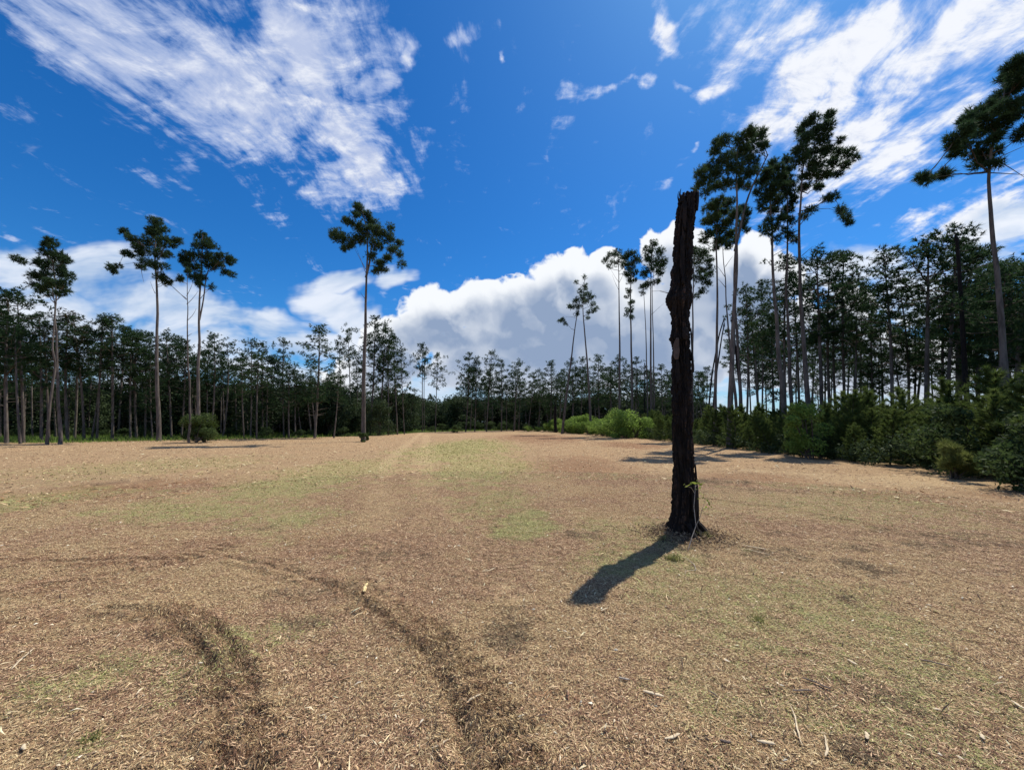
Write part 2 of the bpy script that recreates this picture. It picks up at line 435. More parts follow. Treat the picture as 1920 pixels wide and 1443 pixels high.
def ground_mat():
    m, t = mat_new('mulched_ground')
    tco = t.node('ShaderNodeTexCoord'); P_ = tco.outputs['Object']
    def att(nm):
        a = t.node('ShaderNodeAttribute'); a.attribute_name = nm; return a.outputs['Fac']
    g_, r_, p_, d_ = att('green'), att('red'), att('pale'), att('dark')
    big = t.noise(P_, 0.35, 4, 0.55); mid = t.noise(P_, 2.2, 5, 0.65); fine = t.noise(P_, 28, 5, 0.7)
    v = t.vmath('ADD', P_, t.scale(t.noise(P_, 6, 2, 0.5, color=True), 0.35))
    chip = t.noise(t.mapping(v, rot=(0, 0, 0.5), sc=(1, 3.2, 1)), 17, 4, 0.72)
    chip2 = t.noise(t.mapping(v, rot=(0, 0, -0.9), sc=(1, 3.4, 1)), 24, 4, 0.7)
    soil = t.mix(t.smooth(big, 0.35, 0.65), (.25, .145, .088), (.20, .128, .082))
    straw = t.mix(t.smooth(chip2, 0.35, 0.65), (.37, .245, .13), (.54, .385, .21))
    f = t.math('ADD', t.math('MULTIPLY', t.smooth(chip, 0.36, 0.60), 0.72), t.math('MULTIPLY', t.smooth(mid, 0.3, 0.7), 0.28))
    f = t.math('SUBTRACT', f, t.math('MULTIPLY', r_, 0.55), clamp=True)
    cl = t.mix(f, soil, straw)
    cl = t.mix(t.math('MULTIPLY', t.smooth(chip, 0.50, 0.32), 0.6), cl, (.080, .048, .028))
    cl = t.mix(t.math('MULTIPLY', r_, 0.65), cl, t.mix(chip2, (.18, .082, .040), (.33, .185, .095)))
    gcol = t.mix(t.smooth(chip2, 0.35, 0.62), (.19, .175, .06), (.43, .375, .165))
    cl = t.mix(t.math('MULTIPLY', g_, t.smooth(mid, 0.22, 0.62, 0.45, 1.0)), cl, gcol)
    cl = t.mix(t.math('MULTIPLY', p_, 0.8), cl, t.mix(chip, (.44, .31, .17), (.62, .47, .27)))
    cl = t.mix(t.math('MULTIPLY', d_, t.smooth(mid, 0.25, 0.55, 0.35, 0.95)), cl, t.mix(chip, (.070, .048, .034), (.23, .16, .105)))
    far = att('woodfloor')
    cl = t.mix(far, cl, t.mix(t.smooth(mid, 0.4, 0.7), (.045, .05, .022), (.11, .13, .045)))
    p = t.node('ShaderNodeBsdfPrincipled'); t.put(p, 'Base Color', cl); p.inputs['Roughness'].default_value = 0.95
    p.inputs['Specular IOR Level'].default_value = 0.1
    bp = t.node('ShaderNodeBump'); bp.inputs['Strength'].default_value = 0.9; bp.inputs['Distance'].default_value = 0.05
    t.put(bp, 'Height', t.math('ADD', t.math('MULTIPLY', chip, 0.8), t.math('ADD', t.math('MULTIPLY', fine, 0.3), t.math('MULTIPLY', mid, 0.8))))
    t.l.new(bp.outputs[0], p.inputs['Normal'])
    finish(t, p.outputs[0]); return m
M_GROUND = ground_mat()
def litter_mat():
    m, t = mat_new('shredded_litter')
    at = t.node('ShaderNodeAttribute'); at.attribute_name = 'tint'
    p = t.node('ShaderNodeBsdfPrincipled'); t.put(p, 'Base Color', at.outputs['Color']); p.inputs['Roughness'].default_value = 0.8
    p.inputs['Specular IOR Level'].default_value = 0.2
    finish(t, p.outputs[0]); return m
M_LITTER = litter_mat()

# ------------------------------------------------------------------ ground: masks and relief
def ell_ground(u, v, rx, ry):
    c = ground_at(u, v); e = ground_at(u + rx, v); a = ground_at(u, max(v - ry, 799)); b = ground_at(u, v + ry)
    return (0.5 * (a[0] + b[0]), 0.5 * (a[1] + b[1]), abs(e[0] - c[0]), abs(a[1] - b[1]) / 2)
GREEN = [(870, 850, 120, 26, .9), (900, 885, 120, 32, .7), (560, 915, 130, 32, .7), (380, 962, 210, 22, .6), (985, 985, 60, 32, .8), (930, 945, 90, 36, .5), (60, 950, 130, 40, .55),
         (640, 890, 120, 30, .6), (1190, 1060, 110, 30, .5), (1430, 1140, 260, 60, .4), (1600, 960, 300, 40, .3), (172, 1385, 36, 26, .7), (560, 975, 90, 20, .6), (1180, 1010, 120, 40, .4), (1265, 1055, 60, 26, .5),
         (1420, 1160, 14, 8, .6), (90, 1280, 120, 60, .35), (250, 1240, 60, 30, .4), (300, 880, 200, 26, .35), (1650, 1190, 160, 60, .4)]
RED = [(250, 925, 180, 26, .8), (240, 1050, 260, 22, .8), (150, 1095, 200, 26, .7), (1100, 885, 130, 30, .6), (1010, 822, 90, 9, .8), (1400, 900, 140, 18, .5), (1700, 930, 180, 14, .7), (340, 1020, 160, 16, .6),
       (700, 1025, 200, 30, .5), (1500, 985, 250, 20, .4), (1850, 960, 120, 20, .6), (1190, 940, 120, 20, .4), (40, 1190, 160, 60, .5), (1180, 835, 60, 7, .8), (1000, 1290, 120, 60, .35)]
PALE = [(940, 1108, 48, 32, .9), (985, 1060, 60, 26, .4), (1240, 880, 100, 16, .3), (1700, 900, 200, 12, .5), (470, 1110, 120, 18, .3), (1100, 1260, 100, 50, .35), (820, 1090, 50, 30, .35)]
DARK = [(948, 1185, 30, 36, .85), (1632, 1070, 50, 18, .9), (1615, 1032, 60, 9, .6), (1600, 1440, 70, 26, .8), (1340, 903, 60, 5, .9), (1100, 1003, 50, 8, .6), (1290, 1020, 60, 24, .8), (1420, 1040, 70, 24, .5),
        (590, 1165, 40, 9, .8), (560, 1110, 50, 8, .5), (750, 1045, 60, 16, .45), (1850, 1020, 140, 10, .6), (1700, 1000, 200, 7, .5), (210, 1148, 30, 9, .7), (655, 1103, 20, 13, .9), (1590, 1122, 14, 6, .9), (300, 1300, 30, 10, .6),
        (225, 905, 28, 5, .8), (960, 1215, 30, 16, .6), (480, 990, 60, 7, .5), (1450, 920, 120, 6, .4), (1680, 1310, 60, 20, .35), (1430, 1370, 40, 14, .4), (860, 1230, 30, 40, .5)]
def poly(pts): return np.array([ground_at(*p) for p in pts])
TREAD = [  # centre line, half width, pitch, amplitude
    (poly([(270, 1142), (345, 1155), (395, 1195), (435, 1250), (452, 1310), (457, 1375), (458, 1460)]), 0.17, 0.13, 0.040),
    (poly([(640, 1085), (720, 1130), (800, 1185), (865, 1250), (910, 1320), (960, 1400), (990, 1460)]), 0.18, 0.13, 0.034),
    (poly([(0, 1075), (150, 1072), (330, 1052), (440, 1020)]), 0.20, 0.13, 0.014),
    (poly([(1000, 830), (960, 870), (930, 960), (940, 1060), (950, 1200)]), 0.2, 0.1, 0.006)]
RUT = [  # line, width, depth, darkness
    (poly([(330, 1140), (395, 1163), (445, 1220), (478, 1290), (492, 1360), (497, 1460)]), 0.055, 0.040, 1.0),
    (poly([(205, 1140), (290, 1150), (350, 1180), (385, 1225), (405, 1300), (415, 1370), (420, 1460)]), 0.055, 0.036, 1.0),
    (poly([(430, 1045), (520, 1062), (600, 1090), (660, 1113), (720, 1160), (790, 1212), (835, 1280), (860, 1340), (880, 1460)]), 0.060, 0.040, 1.0),
    (poly([(500, 1048), (580, 1075), (700, 1090)]), 0.06, 0.02, .5),
    (poly([(0, 1050), (120, 1052), (240, 1048), (345, 1046)]), 0.07, 0.03, .9),
    (poly([(0, 1112), (100, 1098), (200, 1078), (330, 1058)]), 0.08, 0.025, .6),
    (poly([(960, 880), (900, 905), (820, 915)]), 0.10, 0.02, .5), (poly([(1010, 840), (1005, 880), (900, 895)]), 0.12, 0.02, .4),
    (poly([(840, 1320), (900, 1380), (960, 1460)]), 0.05, 0.02, .6),
    (poly([(1400, 905), (1600, 925), (1760, 945), (1919, 985)]), 0.10, 0.02, .5), (poly([(1250, 925), (1500, 955), (1700, 1000), (1919, 1030)]), 0.09, 0.02, .45)]
BAND = [(poly([(688, 1110), (705, 1040), (715, 1000), (722, 950), (705, 905), (740, 850), (790, 812)]), 00.34, .42),
        (poly([(690, 1200), (700, 1130), (690, 1100)]), .14, .3), (poly([(850, 1010), (820, 960), (790, 900), (800, 815)]), 0.5, .35), (poly([(1400, 880), (1600, 895), (1919, 950)]), 0.6, .35)]
def pdist(x, y, L):
    best = np.full(x.shape, 1e9); s_at = np.zeros(x.shape); acc = 0.0
    for a, b in zip(L[:-1], L[1:]):
        d = b - a; ln = math.hypot(*d)
        t = np.clip(((x - a[0]) * d[0] + (y - a[1]) * d[1]) / ln ** 2, 0, 1)
        dd = np.hypot(x - a[0] - t * d[0], y - a[1] - t * d[1])
        m = dd < best; best = np.where(m, dd, best); s_at = np.where(m, acc + t * ln, s_at); acc += ln
    return best, s_at
def resample(L, n=24):
    # smooth the hand-set polylines
    t = np.linspace(0, 1, len(L)); tt = np.linspace(0, 1, n)
    X = np.interp(tt, t, L[:, 0]); Y = np.interp(tt, t, L[:, 1])
    for _ in range(2):
        X[1:-1] = (X[:-2] + 2 * X[1:-1] + X[2:]) / 4; Y[1:-1] = (Y[:-2] + 2 * Y[1:-1] + Y[2:]) / 4
    return np.stack([X, Y], 1)
TREAD = [(resample(a), *b) for a, *b in TREAD]; RUT = [(resample(a), *b) for a, *b in RUT]; BAND = [(resample(a), *b) for a, *b in BAND]
SNAG = ground_at(1281, 1008); SNAG = (SNAG[0] + 0.06, SNAG[1] + 0.16)
def field(x, y):
    """height and colour masks of the ground at world x, y"""
    x = np.asarray(x, float); y = np.asarray(y, float)
    r = np.hypot(x, y)
    wx = x + 0.35 * (fbm(x * 1.3, y * 1.3, oct=3, seed=11) - .5); wy = y + 0.35 * (fbm(x * 1.3, y * 1.3, oct=3, seed=23) - .5)
    ragged = fbm(x * 2.3, y * 2.3, oct=4, seed=5, gain=.6)
    clump0 = fbm(x * 14, y * 14, oct=3, seed=8, gain=.65)
    def mask(lst, crisp=False):
        o = np.zeros_like(x)
        for (u, v, rx, ry, k) in lst:
            cx, cy, sx, sy = ell_ground(u, v, rx, ry)
            q = np.hypot((wx - cx) / sx, (wy - cy) / sy)
            o = np.maximum(o, (k * .62 if crisp else k) * sstep(1.25, 0.55 if crisp else 0.45, q + (ragged - .5) * (2.6 if crisp else 1.6) + ((clump0 - .5) * 1.2 if crisp else 0)))
        return o
    g_, r_, p_, d_ = mask(GREEN), mask(RED), mask(PALE), mask(DARK, True)
    h = 0.10 * (fbm(x * .12, y * .12, oct=3, seed=3) - .5) * sstep(2, 14, r)
    h += 0.030 * (fbm(x * .9, y * .9, oct=3, seed=4) - .5)
    near = sstep(30, 8, r)
    h += near * 0.030 * (fbm(x * 5, y * 5, oct=4, seed=6, gain=.6) - .5)
    clump = clump0
    h += near * 0.020 * (clump - .5)
    h += d_ * (0.012 + 0.05 * (clump - .42)) * near
    nz = fbm(x * 7, y * 7, oct=2, seed=9)
    field.tread = np.zeros_like(x)
    for L, hw, pitch, amp in TREAD:
        dd, s_ = pdist(x, y, L)
        m = sstep(hw + .03, hw - .03, dd + (nz - .5) * .08)
        wob = s_ + 0.03 * (nz - .5)
        field.tread = np.maximum(field.tread, m * (amp > .012))
        lug = np.clip(np.sin(2 * np.pi * wob / pitch) * 1.8 + .5, -1, 1)
        h += m * (amp * lug * (0.5 + 0.5 * nz) - 0.012)
        d_ = np.maximum(d_, m * 0.75 * sstep(0.2, -0.8, lug) * sstep(.2, .6, nz) * (amp > .01))  # slots between lugs painted darker, standing in for their faint shading
    for L, wd, dep, dk in RUT:
        wd = wd * .78; dk = dk * .62
        dd, s_ = pdist(x, y, L)
        dd = dd + (nz - .5) * wd * 1.5 + (clump - .5) * wd * 0.8
        m = sstep(wd * 1.1, wd * .1, dd)
        brk = 0.5 + 0.5 * sstep(.36, .62, fbm(x * 3.5, y * 3.5, oct=2, seed=19))
        dep = dep * .70 * brk
        h += -dep * m + dep * .7 * np.exp(-((dd - wd * 1.9) / (wd * .8)) ** 2) * (0.3 + nz)
        d_ = np.maximum(d_, dk * 1.1 * m * brk * sstep(.28, .50, nz * .5 + ragged * .5))  # shade of the ruts put into the ground colour, broken by noise
        r_ = np.maximum(r_, dk * (.15 if wd < .065 else .5) * sstep(wd * 3.5, wd * .8, dd))
    for L, wd, k in BAND:
        dd, s_ = pdist(x, y, L)
        p_ = np.maximum(p_, k * sstep(wd * 1.3, wd * .3, dd + (ragged - .5) * wd * 1.6))
    # earth heaped round the foot of the snag
    q = np.hypot(x - SNAG[0], y - SNAG[1])
    h += 0.085 * np.exp(-(q / 0.33) ** 2) * (0.6 + 0.8 * nz)
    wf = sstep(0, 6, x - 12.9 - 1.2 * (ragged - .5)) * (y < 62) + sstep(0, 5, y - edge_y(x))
    # rough grass and leaf mould under the wood
    return h, g_, r_, p_, d_, np.clip(wf, 0, 1)
def edge_y(x):
    """where the clearing ends at the far side, seen from the camera"""
    return np.interp(x, [-90, -55, -37, -31, -23, -17, -14, 3, 12, 40], [24, 26, 29, 34, 38, 46, 62, 84, 70, 62])

def build_ground():
    th = np.concatenate([np.linspace(-72, 72, 700), np.linspace(72, 288, 60)[1:-1]]) * math.pi / 180
    rr = np.concatenate([[0.0], np.geomspace(0.5, 1.5, 12)[:-1], np.geomspace(1.5, 14, 330)[:-1], np.geomspace(14, 110, 110)[:-1], np.geomspace(110, 2500, 16)])
    nT, nR = len(th), len(rr)
    Rr, Th = np.meshgrid(rr, th, indexing='ij')
    x = Rr * np.sin(Th); y = Rr * np.cos(Th)
    h, g_, r_, p_, d_, wf = field(x.ravel(), y.ravel())
    V = np.stack([x.ravel(), y.ravel(), h], 1)
    i = np.arange(nR - 1)[:, None] * nT; j = np.arange(nT)[None, :]; j2 = (j + 1) % nT
    Fq = np.stack([i + j, i + nT + j, i + nT + j2, i + j2], -1).reshape(-1, 4)
    Fq = Fq[nT:]                                     # centre ring becomes one fan below
    keep = Fq
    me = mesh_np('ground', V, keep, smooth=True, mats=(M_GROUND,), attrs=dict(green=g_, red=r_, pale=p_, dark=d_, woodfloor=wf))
    # flip so the normals look up
    me.flip_normals() if me.polygons[0].normal.z < 0 else None
    o = link('ground', me); o['kind'] = 'structure'
    o['label'] = 'wide clearing of shredded tan mulch with green patches and tyre tracks'
    return o
build_ground()
def H(x, y): return float(field(np.array([x]), np.array([y]))[0][0])

# ------------------------------------------------------------------ litter: shredded chips, straw and needles
def litter(name, n, rmin, rmax, power, lmin, lmax, wmin, wmax, rng, label, seed_cols, lift=0.004, tilt=0.35, amax=66):
    u_ = rng.random(n)
    r = (rmin ** power + u_ * (rmax ** power - rmin ** power)) ** (1 / power)
    th = np.radians((rng.random(n) * 2 - 1) * amax)
    x = r * np.sin(th); y = r * np.cos(th)
    # gather into drifts
    k = fbm(x * 3.1, y * 3.1, oct=3, seed=41)
    sel = rng.random(n) < 0.35 + 1.5 * sstep(.38, .68, k)
    x, y, r = x[sel], y[sel], r[sel]
    sel = ~((x > 12.2) & (y > 3)) & (np.hypot(x - SNAG[0], y - SNAG[1]) > 0.22)
    x, y, r = x[sel], y[sel], r[sel]; n = len(x)
    h, g_, r_, p_, d_, wf = field(x, y)
    sel = rng.random(n) > np.clip(d_ * 1.5 + field.tread * .25, 0, .8)
    x, y, r, h, g_, r_, p_, d_ = [q[sel] for q in (x, y, r, h, g_, r_, p_, d_)]; n = len(x)
    ln = lmin + (lmax - lmin) * rng.random(n) ** 2.2
    wd = wmin + (wmax - wmin) * rng.random(n) ** 1.8
    flow = fbm(x * .5, y * .5, oct=2, seed=77) * 6 + rng.normal(size=n) * 0.9
    az = flow + rng.normal(size=n) * .7; el = rng.normal(size=n) * tilt
    d = np.stack([np.cos(az) * np.cos(el), np.sin(az) * np.cos(el), np.sin(el)], 1)
    sd_ = np.stack([-np.sin(az), np.cos(az), rng.normal(size=n) * .5], 1); sd_ = unit(sd_)
    nrm = unit(np.cross(d, sd_))
    c = np.stack([x, y, h + lift + np.abs(np.sin(el)) * ln * .4 + rng.random(n) * lift * 2], 1)
    hl = (ln / 2)[:, None]; hw = (wd / 2)[:, None]
    bend = (rng.random(n) * .12 * ln)[:, None] * nrm
    side_bend = sd_ * (rng.normal(size=n) * .05 * ln)[:, None]
    a0 = c - d * hl; a1 = c + bend + side_bend; a2 = c + d * hl
    V = np.stack([a0, a1 - sd_ * hw, a2, a1 + sd_ * hw, a1 + nrm * hw * .8], 1)      # a ridged sliver
    base = np.arange(n)[:, None] * 5
    T = np.array([[0, 1, 4], [1, 2, 4], [2, 3, 4], [3, 0, 4]])
    Fc = (base[:, :, None] + T[None]).reshape(-1, 3)
    cols = np.array(seed_cols)
    ci = rng.integers(0, len(cols), n)
    C = cols[ci] ** 1.08 * (0.60 + 0.55 * rng.random(n))[:, None]
    gr = np.array((.40, .38, .155)) * (0.6 + 0.8 * rng.random(n))[:, None]
    C = np.where((rng.random(n) < g_ * .85)[:, None], gr, C)
    rd = np.array((.30, .16, .08)) * (0.7 + 0.7 * rng.random(n))[:, None]
    C = np.where((rng.random(n) < r_ * .5)[:, None], rd, C)
    dk = np.array((.09, .06, .045)) * (0.6 + 0.8 * rng.random(n))[:, None]
    C = np.where((rng.random(n) < d_ * .95)[:, None], dk, C)
    C4 = np.concatenate([np.clip(C, 0, .8), np.ones((n, 1))], 1)
    me = mesh_np(name, V.reshape(-1, 3), Fc, mats=(M_LITTER,), colattr=np.repeat(C4, 5, 0))
    o = link(name, me); o['kind'] = 'stuff'; o['label'] = label
    return n
TAN = [(.64, .44, .25), (.52, .345, .205), (.40, .25, .15), (.28, .165, .10), (.78, .58, .35), (.32, .185, .115), (.09, .057, .040), (.58, .40, .24), (.44, .28, .175), (.86, .70, .46), (.17, .10, .068)]
n1 = litter('mulch_litter', 300000, 1.3, 15, 1.2, .012, .052, .0022, .0072, RNG, 'shredded straw coloured wood and needle mulch over the near ground', TAN)
n2 = litter('coarse_mulch', 15000, 1.3, 22, 1.3, .045, .13, .004, .012, RNG, 'coarser splinters and bark strips lying over the mulch', TAN + [(.60, .47, .29), (.12, .08, .06), (.10, .07, .055)], lift=.008)
n3 = litter('distant_mulch', 60000, 11, 45, 1.5, .06, .20, .010, .030, RNG, 'dry straw litter over the farther part of the clearing', TAN, lift=.01, tilt=.25)
n4 = litter('pale_chips', 3600, 1.4, 18, 1.4, .02, .06, .008, .018, RNG, 'small pale wood chips scattered over the clearing', [(.72, .60, .42), (.65, .50, .32), (.78, .70, .55)], lift=.010, tilt=.2)

def mat_tiles():
    # a felt of fibres under the loose chips: small tufts of litter set down thousands of times
    rng = np.random.default_rng(55)
    pal = [[(.64, .46, .25), (.51, .355, .195), (.36, .24, .135), (.76, .59, .33), (.11, .075, .05), (.45, .305, .17), (.84, .69, .42)],
           [(.40, .25, .15), (.30, .18, .11), (.50, .33, .20), (.10, .065, .045), (.22, .13, .085), (.58, .41, .26), (.34, .19, .12)],
           [(.42, .40, .17), (.30, .31, .11), (.52, .47, .24), (.12, .10, .055), (.58, .50, .29), (.30, .30, .10)],
           [(.15, .10, .062), (.22, .155, .10), (.08, .055, .04), (.30, .22, .14), (.18, .16, .09), (.12, .078, .05), (.42, .32, .20)]]
    tiles = []
    for k in range(4):
        n = 44; cols = np.array(pal[k])
        rr_ = .078 * rng.random(n) ** .55; a = rng.random(n) * 6.283
        c = np.stack([rr_ * np.cos(a), rr_ * np.sin(a), .002 + rng.random(n) * .007], 1)
        ln = .012 + .038 * rng.random(n) ** 1.6; wd = .0016 + .0042 * rng.random(n) ** 1.5
        az = rng.random(n) * 6.283; el = rng.normal(size=n) * .22
        d = np.stack([np.cos(az) * np.cos(el), np.sin(az) * np.cos(el), np.sin(el)], 1); s_ = unit(np.stack([-np.sin(az), np.cos(az), rng.normal(size=n) * .4], 1)); nm = np.cross(d, s_)
        hl = (ln / 2)[:, None]; hw = (wd / 2)[:, None]
        V = np.stack([c - d * hl, c - s_ * hw, c + d * hl, c + s_ * hw, c + nm * hw * .8], 1)
        T = np.array([[0, 1, 4], [1, 2, 4], [2, 3, 4], [3, 0, 4]])
        C = cols[rng.integers(0, len(cols), n)] ** 1.08 * (.55 + .62 * rng.random(n))[:, None]
        me = mesh_np('fibre_tuft', V.reshape(-1, 3), ((np.arange(n) * 5)[:, None, None] + T[None]).reshape(-1, 3), mats=(M_LITTER,), colattr=np.repeat(np.concatenate([np.clip(C, 0, .85), np.ones((n, 1))], 1), 5, 0))
        tiles.append(bpy.data.objects.new('fibre_tuft', me))
    n = 72000; pw = 1.05; r = (1.25 ** pw + rng.random(n) * (13 ** pw - 1.25 ** pw)) ** (1 / pw); th = np.radians((rng.random(n) * 2 - 1) * 68)
    x = r * np.sin(th); y = r * np.cos(th)
    h, g_, r_, p_, d_, wf = field(x, y)
    k = (np.hypot(x - SNAG[0], y - SNAG[1]) > .3) & (rng.random(n) > np.clip(p_ * .6, 0, .75)) & ~((x > 12.3) & (y > 3))
    x, y, h, g_, r_, d_ = [q[k] for q in (x, y, h, g_, r_, d_)]; n = len(x)
    pb = .14 + .62 * sstep(.42, .64, fbm(x * .75 + 3, y * .75, oct=4, seed=66, gain=.6)); gg = np.maximum(g_ * 1.1, .45 * sstep(.56, .72, fbm(x * .5, y * .5 + 9, oct=4, seed=67, gain=.6)))
    var = np.where(rng.random(n) < gg, 2, np.where(rng.random(n) < pb + r_ * .6, 1, 0)).astype(np.int32)
    var = np.where(rng.random(n) < d_ * 1.25, 3, var).astype(np.int32)  # dark tufts: painted shade in ruts and lug slots, own colour in debris patches
    # slope of the ground under each tuft
    e = .05; hx = field(x + e, y)[0]; hy = field(x, y + e)[0]
    me = bpy.data.meshes.new('mulch_felt'); me.vertices.add(n); me.vertices.foreach_set('co', np.stack([x, y, h + .001], 1).astype(np.float32).ravel())
    at = me.attributes.new('kind_index', 'INT', 'POINT'); at.data.foreach_set('value', var)
    at = me.attributes.new('turn', 'FLOAT_VECTOR', 'POINT'); at.data.foreach_set('vector', np.stack([(hy - h) / e * .8, -(hx - h) / e * .8, rng.random(n) * .0], 1).astype(np.float32).ravel())
    at = me.attributes.new('spin', 'FLOAT', 'POINT'); at.data.foreach_set('value', (rng.random(n) * 6.283).astype(np.float32))
    ng = bpy.data.node_groups.new('scatter_fibres', 'GeometryNodeTree')
    ng.interface.new_socket('Geometry', in_out='INPUT', socket_type='NodeSocketGeometry'); ng.interface.new_socket('Geometry', in_out='OUTPUT', socket_type='NodeSocketGeometry')
    N = ng.nodes; gi = N.new('NodeGroupInput'); go = N.new('NodeGroupOutput'); jn = N.new('GeometryNodeJoinGeometry')
    def named(nm, ty):
        q = N.new('GeometryNodeInputNamedAttribute'); q.data_type = ty; q.inputs['Name'].default_value = nm; return q.outputs['Attribute']
    ki, tn, sp = named('kind_index', 'INT'), named('turn', 'FLOAT_VECTOR'), named('spin', 'FLOAT')
    for k in range(4):
        cp = N.new('FunctionNodeCompare'); cp.data_type = 'INT'; cp.operation = 'EQUAL'
        ng.links.new(ki, cp.inputs['A']) if False else ng.links.new(ki, [q for q in cp.inputs if q.type == 'INT'][0]); [q for q in cp.inputs if q.type == 'INT'][1].default_value = k
        oi = N.new('GeometryNodeObjectInfo'); oi.inputs['Object'].default_value = tiles[k]
        ip = N.new('GeometryNodeInstanceOnPoints'); ng.links.new(gi.outputs[0], ip.inputs['Points']); ng.links.new(cp.outputs[0], ip.inputs['Selection']); ng.links.new(oi.outputs['Geometry'], ip.inputs['Instance'])
        e2 = N.new('FunctionNodeEulerToRotation'); ng.links.new(tn, e2.inputs[0]); ng.links.new(e2.outputs[0], ip.inputs['Rotation'])
        ri = N.new('GeometryNodeRotateInstances'); ng.links.new(ip.outputs[0], ri.inputs['Instances'])
        cx = N.new('ShaderNodeCombineXYZ'); ng.links.new(sp, cx.inputs[2]); ng.links.new(cx.outputs[0], ri.inputs['Rotation'])
        ng.links.new(ri.outputs[0], jn.inputs[0])
    ng.links.new(jn.outputs[0], go.inputs[0])
    o = link('mulch_felt', me); md = o.modifiers.new('scatter', 'NODES'); md.node_group = ng
    o['kind'] = 'stuff'; o['label'] = 'matted layer of fine wood fibre and needles covering the ground'
mat_tiles()

def grass():
    rng = np.random.default_rng(91); n = 90000
    r = (2.0 ** 1.35 + rng.random(n) * (50 ** 1.35 - 2.0 ** 1.35)) ** (1 / 1.35); th = np.radians((rng.random(n) * 2 - 1) * 62)
    x = r * np.sin(th); y = r * np.cos(th)
    h, g_, r_, p_, d_, wf = field(x, y)
    k = rng.random(n) < (g_ ** 1.3) * .9
    x, y, h, r = x[k], y[k], h[k], r[k]
    m = np.repeat(np.arange(len(x)), 3)
    o = np.stack([x[m], y[m], h[m]], 1) + np.concatenate([rng.normal(size=(len(m), 2)) * .015, np.zeros((len(m), 1))], 1)
    d = unit(np.stack([rng.normal(size=len(m)) * .6, rng.normal(size=len(m)) * .6, np.ones(len(m))], 1))
    L = (.02 + .045 * rng.random(len(m)))[:, None]; wd = (.002 + .0006 * r[m])[:, None] * .8
    s_ = unit(np.cross(d, rng.normal(size=d.shape)))
    V = np.stack([o - s_ * wd, o + s_ * wd, o + d * L], 1).reshape(-1, 3)
    ob = link('short_grass', mesh_np('short_grass', V, mats=(M_GRASS,))); ob['kind'] = 'stuff'; ob['label'] = 'short yellow green grass growing through the mulch in patches'
grass()

